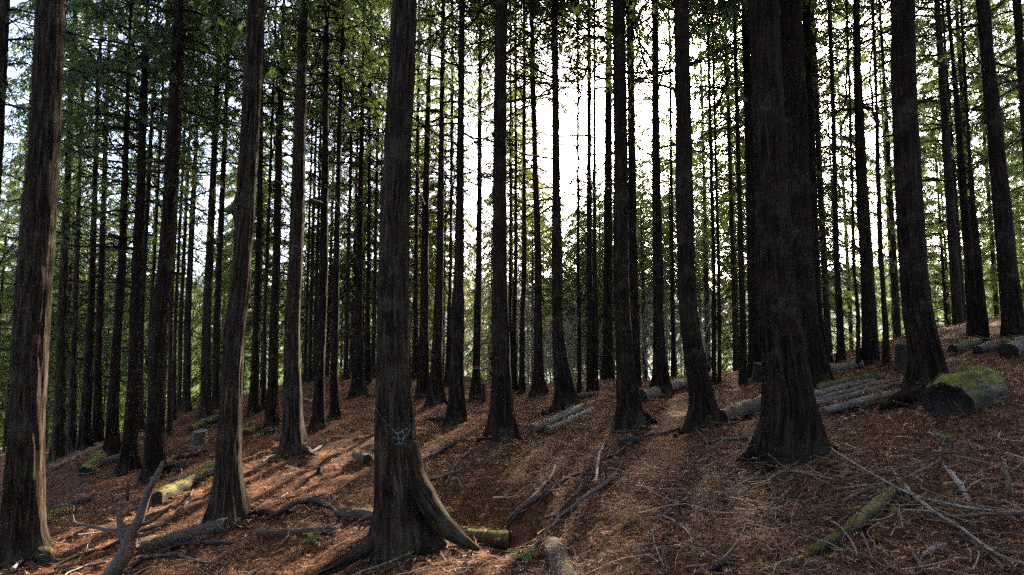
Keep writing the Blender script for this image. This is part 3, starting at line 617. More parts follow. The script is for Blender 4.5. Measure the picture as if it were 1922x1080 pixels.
# ------------------------------------------------------------------ logs, stumps, roots, fallen branches
def drop(px, py, rad=0.0):
    p = ground(px, py); return np.array([p[0], p[1], h1(p[0], p[1]) + rad])
LOGS = []
def log(name, label, a, b, wa, wb, mat, endmat='cut', group=None, N=26, rough=.19, cat='log', sag=0.0, hollow=False, seedk=0):
    """a, b: photo pixels of the two end centres, wa/wb: their thickness in pixels; rests on the ground below"""
    pts = []
    for (px, py), w in ((a, wa), (b, wb)):
        p = ground(px, py + w * .45); rad = .5 * w * p[1] / F; pts.append((p, rad))
    (p0, r0), (p1, r1) = pts
    P0 = np.array([p0[0], p0[1], h1(p0[0], p0[1]) + r0 * .62]); P1 = np.array([p1[0], p1[1], h1(p1[0], p1[1]) + r1 * .62])
    L = np.linalg.norm(P1 - P0); n = max(8, int(L / .05)); P = resample([P0, P1], n); mid = np.sin(np.linspace(0, np.pi, n))
    P[:, 2] += mid * sag; sdd = int(abs(a[0] * 7 + a[1])) % 900
    P[:, 2] += .25 * r0 * (vnoise(np.linspace(0, L * 1.6, n), 0 * np.arange(n), sdd) - .5) * mid
    V, g, uv = sweep(P, np.linspace(r0, r1, n) * (1 + .08 * (vnoise(np.linspace(0, L * 3, n), 0 * np.arange(n), sdd + 3) - .5)), N, sdd, rough, cap=False)
    LOGS.append((P0, P1, r0, r1)); root = empty(name, (P0 + P1) / 2 - [0, 0, (r0 + r1) / 2], label, cat, group); o = np.array(root.location)
    link('bark', mesh_np('log_bark_mesh', V - o, g, uv), M[mat], root)
    if mat == 'log_moss':        # raised moss tufts on the upper side
        rm_ = np.random.default_rng(sdd + 1); m_ = int(2600 * L * (r0 + r1) + 150); f_ = rm_.random(m_); a_ = rm_.normal(0, .75, m_)
        ok = vnoise(f_ * L * 7, a_ * 3.0, sdd) > .46; f_, a_ = f_[ok], a_[ok]; i_ = np.clip((f_ * (n - 1)).astype(int), 0, n - 1); j_ = np.round((np.pi / 2 + a_) / (2 * np.pi) * N).astype(int) % N
        sp = V.reshape(n, N, 3)[i_, j_] - o; nr = sp + o - P[i_]; nr /= np.linalg.norm(nr, axis=1)[:, None]; tg = np.cross(nr, rm_.normal(0, 1, sp.shape)); tg /= np.linalg.norm(tg, axis=1)[:, None]
        sp = sp + rm_.normal(0, .02, sp.shape) * (1 - nr * 0) * .6; h_ = rm_.uniform(.008, .024, len(sp))[:, None]; tri = np.stack([sp - tg * h_ * .45 - nr * .006, sp + tg * h_ * .45 - nr * .006, sp + nr * h_ + rm_.normal(0, .006, sp.shape)], 1)
        tag(link('moss', mesh_np('moss_mesh', tri.reshape(-1, 3), [np.arange(len(tri) * 3).reshape(-1, 3)], smooth=False), M['moss'], root), kind='stuff')
    Q = V.reshape(n, N, 3)
    for ring, ctr, out in ((Q[0], P[0], P[0] - P[1]), (Q[-1], P[-1], P[-1] - P[-2])):
        out = out / np.linalg.norm(out); rs_ = []
        for f, d in ((1.0, -.004), (.93, .004), (.6, .002 if not hollow else -.05), (.25, .004 if not hollow else -.09)):
            rs_.append(ctr + (ring - ctr) * f + out * (d + .006 * np.random.default_rng(sdd).normal(0, 1, (N, 1)) * (f < .9)))
        VV = np.vstack(rs_ + [ctr[None] + out * (.003 if not hollow else -.1)]); k = np.arange(N); k2 = (k + 1) % N
        qs = np.vstack([np.stack([i * N + k, i * N + k2, (i + 1) * N + k2, (i + 1) * N + k], 1) for i in range(3)])
        ts = np.stack([3 * N + k, 3 * N + k2, np.full(N, 4 * N)], 1)
        link('cut_end', mesh_np('cut_end_mesh', VV - o, [qs, ts], np.zeros((len(VV), 2))), M[endmat], root)
    return root
log('big_mossy_log', 'big moss-topped rotten log with dark hollow end at right', (1776, 745), (1858, 714), 84, 66, 'log_moss', 'cut_dark', N=48, rough=.22, hollow=True)
log('cut_log', 'log lying behind the broadest right trunk with its dark end showing', (1352, 782), (1436, 752), 30, 28, 'log', 'cut_dark')
for k, (a, b, w, lab) in enumerate([((1520, 742), (1640, 712), 15, 'pale pole farthest back of four beside the broadest right trunk'), ((1524, 752), (1655, 718), 14, 'second pale pole from the back of four on the right slope'),
        ((1530, 760), (1668, 724), 14, 'second pale pole from the front of four on the right slope'), ((1548, 772), (1690, 734), 18, 'frontmost and longest pale pole of four on the right slope')]):
    log('pale_pole', lab, a, b, w * .82, w * .75, 'log_pale', group='pale poles laid side by side', N=16)
log('mossy_pole', 'yellow-green mossy pole lying behind the four pale poles', (1540, 725), (1648, 706), 15, 13, 'log_moss', N=18)
log('fallen_log', 'grey log on the crest right of the broad pair', (1562, 692), (1622, 682), 17, 15, 'log_pale', N=18)
log('fallen_log', 'short pale log at the foot of the narrow trunk by the broad pair', (1541, 690), (1562, 684), 15, 13, 'log', N=16)
for k, (a, b, w, lab) in enumerate([((1790, 656), (1835, 641), 19, 'left cut log of the pile near the right edge'), ((1836, 659), (1880, 642), 22, 'middle cut log of the pile near the right edge'), ((1894, 659), (1925, 642), 30, 'right cut log of the pile near the right edge'), ((1880, 644), (1915, 634), 15, 'smaller log behind the pile at the right edge'), ((1798, 644), (1845, 637), 11, 'thin mossy log on top of the pile behind the left cut log')]):
    log('cut_log', lab, a, b, w, w * .85, ['log_moss', 'log', 'log'][k % 3], 'cut_dark', group='log pile near the right edge', N=20)
log('split_log', 'longer pale split log by the swept-foot trunk', (1000, 802), (1092, 762), 17, 14, 'log_pale', N=18)
log('split_log', 'shorter weathered log right of the pale split log', (1028, 806), (1112, 770), 15, 11, 'log_pale', N=18)
log('fallen_log', 'thin log lying along the crest left of the spreading-foot trunk', (1082, 744), (1122, 738), 9, 8, 'log', N=12)
log('fallen_log', 'log leaning on the trunk right of centre with dark end', (1207, 742), (1284, 716), 22, 18, 'log_pale', 'cut_dark', N=20)
log('mossy_log', 'short mossy log poking out right of the blue-corded trunk', (876, 1004), (956, 1014), 26, 29, 'log_moss', 'cut_dark', N=24, rough=.08)
log('cut_log', 'furrowed log end-on at the bottom centre of the photo', (1036, 1024), (1072, 1098), 34, 44, 'log', 'cut', N=26, rough=.10)
log('fallen_log', 'small dark-ended log left of the blue-corded trunk', (668, 852), (690, 864), 15, 19, 'log', 'cut_dark', N=16)
log('mossy_log', 'mossy log lying against the left side of the blue-corded trunk', (636, 962), (706, 966), 20, 20, 'log', 'cut_dark', N=18)
log('fallen_log', 'straight bare log lying flat between the knotty and blue-corded trunks', (486, 1000), (634, 996), 15, 13, 'log', N=18)
log('hollow_log', 'long log with hollow cut end in front of the knotty trunk', (262, 1026), (426, 984), 22, 27, 'log', 'cut', N=24, rough=.07, hollow=True)
log('mossy_log', 'sunlit mossy log left of the knotty trunk with black end', (294, 934), (404, 872), 26, 20, 'log_moss', 'cut_dark', N=22)
log('mossy_log', 'short mossy block lying downhill at far left', (160, 884), (190, 854), 24, 22, 'log_moss', 'cut_dark', N=20)
log('fallen_log', 'log in the litter behind the foot of the arched-branch tree', (186, 868), (228, 858), 14, 12, 'log', N=14)
log('mossy_log', 'log beside the right edge of the broad left-edge trunk', (72, 980), (134, 956), 22, 19, 'log_moss', N=20)
log('fallen_log', 'thin log above the one beside the broad left-edge trunk', (104, 956), (170, 934), 12, 11, 'log', 'cut_dark', N=14)
log('mossy_log', 'mossy log above the small stump left of the knotty trunk', (358, 804), (408, 784), 13, 11, 'log_moss', 'cut_dark', N=16)
log('mossy_log', 'mossy block right of the knotty trunk on the slope', (460, 814), (482, 800), 14, 14, 'log_moss', 'cut_dark', N=16)
log('fallen_log', 'small dark log end left of the fluted-foot trunk', (496, 812), (516, 806), 14, 13, 'log_dark', 'cut_dark', N=14)
log('fallen_log', 'dark thin log lying right of the straight brown trunk', (326, 862), (388, 846), 9, 8, 'log_dark', N=12)
log('fallen_log', 'broken dark log at the right of the straight brown trunk foot', (304, 880), (346, 874), 9, 15, 'log_dark', 'cut_dark', N=14)
log('fallen_log', 'slim log on the rise left of the spreading-root tree', (568, 752), (600, 762), 8, 7, 'log_dark', N=12)
log('fallen_log', 'thin pale log lying downhill at far left', (100, 880), (190, 836), 8, 8, 'log_pale', N=12)
log('fallen_log', 'small log on the slope right of the arched-branch tree', (262, 822), (312, 800), 10, 9, 'log_moss', N=12)

def stump(label, px, py, wpx, hpx, mat='log_dark', top='cut_dark', name='stump'):
    p = ground(px, py); Y = p[1]; r = .5 * wpx * Y / F; h = hpx * Y / F; b = np.array([p[0], Y, h1(p[0], Y)])
    z = np.array([-.15, 0, .15 * h, .4 * h, h * .97, h]); P = np.stack([0 * z, 0 * z, z], 1); P = resample(P, 16)
    rr_ = r * np.interp(P[:, 2], [-.15, 0, .2 * h, .5 * h, h], [1.6, 1.45, 1.12, 1.0, .95])
    V, g, uv = sweep(P, rr_, 24, int(px) % 97, .10, cap=False)
    Vr = V.reshape(16, 24, 3); Vr[-1, :, 2] += .06 * h * np.sin(np.linspace(0, 6.28, 24)); V = Vr.reshape(-1, 3)
    root = empty(name, b, label, 'stump', None); link('bark', mesh_np('stump_mesh', V, g, uv), M[mat], root)
    ring = Vr[-1]; c_ = ring.mean(0); VV = np.vstack([ring + [0, 0, .003], c_ + (ring - c_) * .5 - [0, 0, .01], c_[None]]); k = np.arange(24); k2 = (k + 1) % 24
    link('cut_top', mesh_np('stump_top', VV, [np.stack([k, k2, 24 + k2, 24 + k], 1), np.stack([24 + k, 24 + k2, np.full(24, 48)], 1)], np.zeros((49, 2))), M[top], root)
stump('black cut stump left of the mossy-log tree', 1706, 690, 40, 42)
stump('black square stump against the left of the broadest right trunk', 1428, 716, 26, 32)
stump('small cut stump on the slope left of the knotty trunk', 374, 838, 24, 28, 'log', 'cut')
stump('short leaning post beside the red-taped trunk', 907, 754, 8, 34, 'log_dark', 'cut', 'short_post')
stump('tiny broken stump left of the knotty trunk above the mossy log', 388, 802, 9, 12, 'log_dark', 'cut_dark')
stump('small snapped stub on the litter right of the fluted-foot trunk', 598, 888, 8, 12, 'log_dark', 'cut_dark')
stump('low dark stub in the sunlit patch by the blue-corded trunk', 872, 1068, 12, 7, 'log_dark', 'cut_dark')

def stick(label, pts, mat='stick', name='fallen_branch', group=None, lift=0.0, twigs=0, N=7, parent=None, wig=.4, cat='branch', seedk=None, sink=0.0, thin=.72):
    """pts: (px, py, thickness px[, extra height m]) along the stick"""
    Q = []
    for p_ in pts:
        px, py, w = p_[:3]; w = w * thin; e = p_[3] if len(p_) > 3 else 0
        if e > 0:  # off the ground: ground contact lies lower in the picture
            g0 = Q[-1] if Q else None; Yd = g0[1] if g0 is not None else ground(px, py)[1]; p = at(px, py, Yd); rr_ = .5 * w * Yd / F; Q.append([p[0], p[1], p[2], rr_])
        else:
            p = ground(px, py); rr_ = .5 * w * p[1] / F; Q.append([p[0], p[1], h1(p[0], p[1]) + rr_ * .8 + lift - sink * rr_, rr_])
    Q = np.array(Q); L = np.linalg.norm(np.diff(Q[:, :3], axis=0), axis=1).sum(); n = int(np.clip(L / .05, 8, 80)); S = resample(Q, n)
    sdd = int(abs(pts[0][0] * 13 + pts[0][1] * 7)) % 997; tt = np.linspace(0, L * 5, n)
    for k in range(3): S[:, k] += wig * (S[:, 3] * 1.6 + .012) * (vnoise(tt, 0 * tt + k, sdd + k) - .5)
    if all(len(p_) < 4 for p_ in pts):
        gz = H(S[:, 0], S[:, 1]); S[:, 2] = np.maximum(S[:, 2], gz + S[:, 3] * (.35 - sink))
    S[:, 3] = np.clip(S[:, 3], .0016, None)
    V, g, uv = sweep(S[:, :3], S[:, 3], N, sdd, .10 if S[:, 3].max() > .008 else 0)
    o = S[0, :3].copy(); 
    if parent is not None:
        return link(name, mesh_np(name + '_mesh', V - np.array(parent.location), g, uv), M[mat], parent), S
    root = link(name, mesh_np(name + '_mesh', V - o, g, uv), M[mat]); root.location = o; tag(root, label, cat, group)
    r = np.random.default_rng(sdd)
    for k in range(twigs):
        i = int(r.integers(n // 5, n - 1)); d = S[i, :3] - S[i - 1, :3]; d /= np.linalg.norm(d) + 1e-9; a = r.uniform(.4, 1.1) * r.choice([-1, 1]); l = r.uniform(.12, .45)
        e = np.array([d[0] * math.cos(a) - d[1] * math.sin(a), d[0] * math.sin(a) + d[1] * math.cos(a), d[2] + r.uniform(0, .5)])
        T = np.array([S[i, :3], S[i, :3] + e * l * .5 + r.normal(0, .02, 3), S[i, :3] + e * l]); T[:, 2] = np.maximum(T[:, 2], H(T[:, 0], T[:, 1]) + .006)
        V, g, uv = sweep(resample(T, 6), np.linspace(S[i, 3] * .5, .0018, 6), 4); link('twig', mesh_np('twig_mesh', V - o, g, uv), M[mat], root)
    return root, S
stick('thick mossy fallen branch in the lower right foreground', [(1462, 1078, 15), (1520, 1046, 19), (1590, 1008, 27), (1640, 966, 31), (1672, 936, 30)], 'branch_moss', 'mossy_branch', N=18, wig=.5, thin=.74)
stick('long pale whip arching across the lower right foreground', [(1542, 828, 4), (1564, 858, 5), (1600, 884, 6), (1640, 906, 6), (1690, 934, 6), (1730, 952, 6), (1800, 968, 7), (1870, 980, 7), (1925, 983, 8)], 'stick_pale', lift=.06, twigs=3)
stick('tan forked stick running to the lower right corner', [(1676, 890, 6), (1710, 938, 10), (1760, 976, 9), (1800, 1002, 9), (1850, 1040, 10), (1890, 1062, 10), (1930, 1076, 10)], 'stick_pale', lift=.03, twigs=2)
stick('dark bare branch beneath the pale whip at the right edge', [(1732, 978, 6), (1790, 986, 8), (1850, 984, 9), (1925, 988, 11)], 'stick', lift=.05)
stick('greenish broken stub standing in litter near the right edge', [(1882, 862, 7), (1888, 890, 14), (1894, 920, 15), (1888, 952, 6)], 'branch_moss', 'mossy_branch', N=10)
stick('grey weathered slab of wood left of the greenish stub', [(1772, 876, 8), (1790, 900, 14), (1806, 926, 15), (1820, 948, 9)], 'stick_pale', 'wood_slab', N=10)
stick('curved dark branch above the mossy branch, lower right', [(1584, 946, 9), (1612, 930, 12), (1640, 922, 13), (1662, 922, 10)], 'stick')
stick('thin stick right of the mossy branch top', [(1706, 908, 8), (1740, 890, 8), (1766, 872, 7)], 'stick', lift=.04, twigs=1)
stick('mossy crossed stick at the top of the mossy branch', [(1684, 912, 8), (1700, 936, 13), (1712, 960, 9)], 'branch_moss', 'mossy_branch', N=10, lift=.03)
stick('short tan piece of wood in the bottom right litter', [(1728, 1054, 7), (1750, 1040, 12), (1776, 1024, 7)], 'stick_pale', 'wood_piece', N=9)
stick('leaning dead stick beside the short tan piece of wood', [(1702, 1018, 5), (1716, 1046, 9), (1736, 1078, 9)], 'stick', N=8)
stick('fine forked stick running down to the tan forked stick', [(1792, 1010, 6), (1830, 1034, 9), (1868, 1062, 10), (1884, 1082, 9)], 'stick', lift=.02)
stick('long thin branch on the bank left of the broadest trunk foot', [(1380, 914, 4), (1420, 902, 7), (1462, 892, 9), (1500, 882, 9), (1530, 866, 7), (1560, 848, 4)], 'stick', twigs=4)
stick('branch below the broadest trunk, broken at its left', [(1382, 998, 4), (1440, 986, 6), (1480, 972, 8), (1512, 958, 6), (1528, 944, 4)], 'stick', twigs=3)
stick('white thin twig at the left foot of the broadest trunk', [(1412, 870, 4), (1436, 880, 5), (1460, 890, 4)], 'stick_pale', 'twig_piece', lift=.05)
stick('thin whip crossing the mossy branch near the bottom', [(1546, 1002, 3), (1572, 1012, 4), (1590, 1034, 4), (1604, 1060, 4), (1612, 1080, 4)], 'stick_pale', lift=.09)
stick('dark stick at the bottom edge below the bank', [(1326, 1078, 10), (1350, 1066, 13), (1380, 1050, 10)], 'stick_dark', N=9)
stick('long arching branch down the bank, ends in a pale tip', [(1022, 978, 7), (1050, 976, 9), (1074, 962, 11), (1100, 942, 12), (1122, 926, 12), (1140, 912, 10), (1158, 890, 7), (1168, 874, 4)], 'stick', lift=.02, twigs=3, N=9)
stick('long pale-topped branch sloping into the gully', [(952, 986, 8), (966, 972, 10), (990, 952, 11), (1008, 934, 10), (1024, 914, 9), (1038, 896, 8), (1041, 880, 5)], 'stick', lift=.03, N=9)
stick('dark branch forking over the lower bank above the gully', [(950, 1000, 8), (986, 962, 11), (1024, 940, 10), (1048, 918, 9), (1080, 902, 8), (1120, 897, 5)], 'stick_dark', lift=.03, twigs=2, N=9)
stick('pale upright twig leaning on the bank', [(1118, 926, 5), (1122, 896, 7), (1126, 870, 7), (1134, 848, 4)], 'stick_pale', lift=.10)
stick('curved branch joined to the dark rotten chunk on the bank', [(1136, 862, 5), (1152, 858, 8), (1172, 846, 9), (1186, 838, 9)], 'stick_dark')
stick('dark rotten chunk of wood on the bank', [(1158, 834, 10), (1172, 834, 20), (1190, 832, 22), (1200, 836, 10)], 'log_dark', 'rotten_chunk', N=10, wig=.9, cat='wood chunk', thin=.9)
stick('slim dark stick halfway along the bank', [(1044, 970, 5), (1070, 946, 6), (1096, 920, 6), (1112, 898, 4)], 'stick_dark', lift=.02)
stick('reddish stick lower on the right bank', [(1248, 972, 8), (1272, 948, 9), (1290, 936, 9), (1306, 918, 5)], 'stick', N=8)
stick('second reddish stick right on the bank', [(1286, 970, 6), (1320, 954, 8), (1346, 936, 7), (1358, 924, 5)], 'stick')
stick('thin bent twig below the reddish stick', [(1222, 974, 4), (1250, 974, 5), (1276, 988, 5), (1296, 1008, 5), (1300, 1028, 3)], 'stick_pale', 'twig_piece')
stick('straight pale twig pointing down the bank', [(1224, 1008, 3), (1234, 1040, 4), (1246, 1070, 4)], 'stick_pale', 'twig_piece', lift=.02)
stick('branch fallen across the bank top left of the broadest trunk', [(1288, 844, 4), (1320, 836, 7), (1350, 828, 8), (1390, 826, 6), (1420, 818, 4)], 'stick', twigs=4)
stick('dark root-like branch right of the spreading-foot trunk', [(1184, 826, 6), (1220, 822, 10), (1250, 816, 10), (1276, 806, 6)], 'stick_dark')
stick('thin dark branch left of the centre trunk foot', [(782, 870, 8), (816, 856, 10), (846, 838, 10), (876, 830, 7), (912, 822, 4)], 'stick_dark', N=8)
stick('bent thin stick in the hollow right of the blue-corded trunk', [(836, 912, 5), (846, 890, 6), (866, 862, 7), (884, 846, 6)], 'stick')
stick('stick lying right of the blue-corded trunk at mid height', [(800, 904, 7), (826, 898, 8), (856, 888, 7), (872, 878, 4)], 'stick', 'fallen_branch')
stick('twig in the sunlit patch by the blue-corded trunk', [(828, 1032, 6), (852, 1030, 8), (878, 1036, 7), (896, 1042, 4)], 'stick', 'twig_piece')
stick('arched dead branch between the knotty and blue-corded trunks', [(502, 984, 9), (540, 962, 14), (572, 950, 16), (600, 950, 15), (620, 964, 12), (636, 978, 7)], 'stick_dark', twigs=4, N=12, lift=.03)
stick('thin pale sticks edge left of the fluted-foot trunk foot', [(492, 872, 5), (506, 864, 7), (524, 858, 5)], 'stick_pale', 'twig_piece', lift=.02)
stick('dark stick pointing uphill right of the fluted-foot trunk', [(562, 864, 7), (586, 852, 8), (606, 840, 6)], 'stick_dark', lift=.02)
stick('long dark branch in the sun patch left of the knotty trunk', [(112, 1062, 5), (160, 1042, 8), (200, 1030, 8), (260, 1002, 9), (310, 986, 10), (348, 952, 7), (362, 920, 4)], 'stick_dark', twigs=3, N=8)
stick('sinuous branch lying below the hollow log', [(246, 1068, 7), (290, 1048, 11), (340, 1026, 12), (376, 1024, 11), (436, 1022, 10)], 'stick_dark', twigs=3, N=9)
stick('pale sinuous branch below the hollow log', [(270, 1052, 6), (330, 1046, 10), (352, 1052, 9), (400, 1062, 5)], 'stick', N=8, twigs=2)
stick('grey stick at the bottom left corner', [(20, 1078, 8), (46, 1058, 9), (76, 1052, 7), (110, 1058, 4)], 'stick_pale', twigs=3, lift=.03)
stick('short thin branch lower left between trunk and forked deadwood', [(90, 1080, 6), (150, 1070, 8), (200, 1060, 7)], 'stick', twigs=2)
stick('thin upright dead twig on the left slope', [(239, 944, 7), (240, 922, 6, 1), (240, 900, 4, 1)], 'stick_dark', 'upright_twig', wig=.2)
# forked dead sapling at the lower left
fs, S = stick('forked dead sapling rising at the lower left', [(212, 1092, 38), (232, 1040, 33, 1), (246, 1004, 26, 1), (262, 972, 20, 1), (276, 932, 17, 1), (294, 892, 12, 1), (305, 866, 6, 1)], 'stick', 'dead_sapling', N=14, wig=.5, cat='dead tree', thin=.78)
Ys = S[0, 1]
def fork(pts, nm='limb'):
    Q = np.array([[*at(px, py, Ys), .5 * w * Ys / F] for px, py, w in pts]); S2 = resample(Q, 24)
    V, g, uv = sweep(S2[:, :3], S2[:, 3], 9, int(pts[0][0]), .1); link(nm, mesh_np('limb_mesh', V - np.array(fs.location), g, uv), M['stick'], fs)
fork([(238, 1020, 17), (232, 1000, 15), (224, 972, 9), (228, 944, 5)]); fork([(232, 1012, 11), (218, 1000, 9), (190, 992, 6), (160, 986, 5), (140, 981, 4), (136, 962, 3), (139, 950, 2)]); fork([(262, 986, 8), (280, 980, 7), (300, 966, 5), (322, 948, 3)])
fork([(246, 1004, 9), (270, 1004, 8), (300, 992, 5)], 'twig')

# ------------------------------------------------------------------ roots of the nearer trees
def root_of(key, pts, mat=None, N=14, sink=.25):
    t_ = TREES[key]; o, S = stick(None, pts, mat or 'bark', 'root', parent=t_['root'], N=N, wig=.7, sink=sink, thin=.85)
def buttress(key, pts, mat='bark_grey', N=22):
    """root that leaves the trunk above ground: (px, py, thickness px, metres nearer than the trunk axis)"""
    t_ = TREES[key]; Q = []
    for px, py, w, dy in pts:
        p = at(px, py, t_['Y'] - dy); Q.append([*p, .5 * w * p[1] / F])
    S = resample(np.array(Q), 46); V, g, uv = sweep(S[:, :3], S[:, 3], N, int(pts[0][0]) % 91, .16)
    link('root', mesh_np('root_mesh', V - np.array(t_['root'].location), g, uv), M[mat], t_['root'])
buttress('blue', [(764, 830, 34, .02), (774, 880, 42, .05), (794, 930, 46, .12), (822, 972, 42, .2), (852, 1003, 32, .26), (882, 1022, 18, .30), (900, 1032, 7, .32)])
buttress('blue', [(760, 900, 26, .10), (770, 950, 26, .16), (782, 990, 20, .22), (786, 1022, 13, .27), (784, 1040, 7, .29)])
buttress('blue', [(724, 970, 30, .08), (708, 1006, 30, .18), (674, 1036, 26, .34), (632, 1061, 23, .46), (592, 1082, 16, .56)])
root_of('knotty', [(456, 962, 28), (484, 968, 20), (512, 966, 14), (545, 966, 7)], 'bark_grey'); root_of('knotty', [(404, 972, 22), (392, 984, 13), (380, 992, 6)], 'bark_grey'); root_of('knotty', [(440, 980, 22), (452, 992, 14), (470, 1000, 6)], 'bark_grey')
root_of('fork', [(570, 846, 18), (580, 854, 11), (596, 858, 5)], 'bark_grey'); root_of('fork', [(536, 846, 15), (520, 854, 10), (506, 858, 4)], 'bark_grey')
root_of('broad', [(1424, 858, 40), (1404, 868, 24), (1384, 872, 8)]); root_of('broad', [(1530, 846, 40), (1552, 850, 24), (1578, 846, 9)]); root_of('broad', [(1480, 868, 36), (1486, 880, 22), (1496, 890, 8)]); root_of('broad', [(1440, 866, 30), (1432, 878, 18), (1420, 886, 7)])
root_of('mossside', [(1716, 742, 34), (1690, 760, 30), (1660, 770, 26), (1630, 774, 18), (1604, 776, 8)]); root_of('mossside', [(1772, 722, 24), (1790, 724, 12)])
root_of('s857', [(838, 790, 12), (820, 792, 10), (796, 792, 6)]); root_of('s940', [(914, 824, 18), (900, 830, 10)]); root_of('s940', [(964, 820, 16), (976, 826, 8)])
root_of('spread', [(1200, 790, 26), (1216, 792, 16), (1232, 796, 6)]); root_of('spread', [(1166, 800, 18), (1160, 808, 8)]); root_of('lean', [(1296, 802, 20), (1282, 814, 13), (1266, 822, 6)]); root_of('lean', [(1334, 796, 18), (1346, 800, 8)])
root_of('swept', [(1040, 772, 18), (1022, 780, 14), (1004, 786, 6)]); root_of('fourteen', [(684, 740, 8), (696, 746, 5), (708, 748, 3)]); root_of('leftbig', [(70, 1040, 34), (86, 1056, 22), (104, 1060, 9)], 'bark_grey')
root_of('stripe', [(276, 896, 14), (264, 904, 6)]); root_of('arched', [(256, 878, 14), (268, 880, 7)]); root_of('arched', [(226, 886, 12), (214, 890, 5)])

# ------------------------------------------------------------------ cord, tape
def on_trunk(key, px, py, off):
    t_ = TREES[key]; d = ray(px, py); Yd = t_['Y']; z = at(px, py, Yd)[2]; cx = np.interp(z, t_['zs'], t_['ax']); rad = np.interp(z, t_['zs'], t_['rad'])
    x = at(px, py, Yd - rad)[0]; dx = np.clip((x - cx) / rad, -.98, .98); return np.array([cx + (rad + off) * dx, Yd - (rad + off) * math.sqrt(1 - dx * dx), z])
t = NT('blue_cord'); M['blue'] = t.fin((.14, .23, .30), .9)
t = NT('red_tape'); M['red'] = t.fin((.28, .05, .035), .8)
t = NT('white_tape'); M['white'] = t.fin((.28, .24, .21), .8)
cr = empty('blue_cord', on_trunk('blue', 748, 812, .02), 'frayed light blue cord tied to the large furrowed trunk', 'cord')
for pts_ in ([(704, 745), (706, 758), (714, 770), (728, 788), (738, 797)], [(736, 796), (744, 806), (752, 802), (760, 798)], [(738, 812), (748, 816), (758, 811), (764, 800)], [(745, 804), (747, 818), (750, 827)], [(752, 800), (755, 812), (752, 822)], [(742, 825), (750, 823), (757, 826)]):
    P = resample([on_trunk('blue', a, b, .028) for a, b in pts_], 10); V, g, uv = sweep(P, np.full(10, .0019 if pts_[0][1] > 790 else .0009), 5); link('strand', mesh_np('strand_mesh', V - np.array(cr.location), g, uv), M['blue'], cr)
t_ = TREES['red']; tp = None
for py, mt, nm in ((688, 'red', 'band'), (691, 'white', 'band')):
    z = at(893, py, t_['Y'])[2]; cx = np.interp(z, t_['zs'], t_['ax']); rad = np.interp(z, t_['zs'], t_['rad']) * 1.05 + .012
    if tp is None: tp = empty('red_tape', (cx, t_['Y'], z), 'red and white marking tape ringed round a slim trunk', 'tape')
    th = np.linspace(0, 2 * np.pi, 25)[:-1]; ring = np.stack([np.cos(th), np.sin(th)], 1); hh = .008
    VV = np.vstack([np.c_[ring * (rad + o_), np.full(24, zz)] for o_, zz in ((.0, -hh), (.004, -hh), (.004, hh), (0, hh))]) + np.array([cx, t_['Y'], z]) - np.array(tp.location)
    k = np.arange(24); k2 = (k + 1) % 24; link(nm, mesh_np('tape_band', VV, [np.vstack([np.stack([i * 24 + k, i * 24 + k2, ((i + 1) % 4) * 24 + k2, ((i + 1) % 4) * 24 + k], 1) for i in range(4)])]), M[mt], tp)

# ------------------------------------------------------------------ small ferns and seedlings
def frond_mesh(seed):
    r = np.random.default_rng(seed); L = 1.0; n = 11; V = []; q = []
    for k in range(n):
        f = k / n; x = f * L; z = .55 * f - .62 * f * f; w = .32 * math.sin(math.pi * (f * .85 + .13))
        for sg in (-1, 1):
            b = len(V); V += [[x - .02, 0, z], [x + .05, sg * w * .5, z + .03], [x + .09, sg * w, z - .02], [x + .035, 0, z]]; q.append([b, b + 1, b + 2, b + 3])
    me = mesh_np('frond_mesh', np.array(V), [np.array(q)], smooth=False); me.materials.append(M['fern']); return me
FR = [frond_mesh(k) for k in range(2)]
for k, (px, py, s, n, lab) in enumerate([(766, 1044, .13, 9, 'bright green fern at the sunlit foot of the blue-corded trunk'), (824, 1026, .08, 7, 'tiny bright fern in the sun patch by the buttress root'), (984, 1052, .14, 11, 'dark green seedling clump left of the end-on bottom log'), (868, 950, .07, 6, 'small plant in the gully right of the blue-corded trunk'),
        (584, 1018, .10, 6, 'small yellow-green plant left of the blue-corded trunk'), (1772, 826, .12, 10, 'patch of green seedlings on the litter below the mossy log'), (352, 830, .17, 8, 'pale green plant left of the small cut stump')]):
    p = drop(px, py); ro = empty('small_fern', p, lab, 'fern', 'small ferns on the forest floor')
    for j in range(n):
        o = link('frond', FR[j % 2], None, ro); o.rotation_euler = (rng.uniform(-.3, .3), rng.uniform(-.7, -.1), j * 6.28 / n + rng.uniform(-.3, .3)); z = s * rng.uniform(.7, 1.2); o.scale = (z, z, z)

# ------------------------------------------------------------------ bare tan shrubs beyond the crest
def shrub_stem(seed):
    r = np.random.default_rng(seed); parts = []
    def grow(p, d, L, rad, lev):
        n = 7; P = [p]; dd = d.copy()
        for k in range(n):
            dd = dd + r.normal(0, .10, 3) + np.array([0, 0, .03]); dd /= np.linalg.norm(dd); P.append(P[-1] + dd * L / n)
        P = np.array(P); parts.append(sweep(P, np.linspace(rad, rad * .35, n + 1), 4 if lev else 5, cap=False))
        if lev < 2:
            for k in range(5 if lev == 0 else 4):
                i = int(r.integers(2, n + 1)); e = P[i] - P[i - 1]; e /= np.linalg.norm(e); e = e + r.normal(0, .5, 3); e /= np.linalg.norm(e); grow(P[i], e, L * r.uniform(.35, .6), rad * .5, lev + 1)
    grow(np.zeros(3), np.array([r.normal(0, .25), r.normal(0, .25), 1.0]), r.uniform(2.2, 3.6), .018, 0)
    V, g, uv = merge(parts); me = mesh_np('stem_mesh', V, g, uv); me.materials.append(M['tan']); return me
SH = [shrub_stem(60 + k) for k in range(6)]
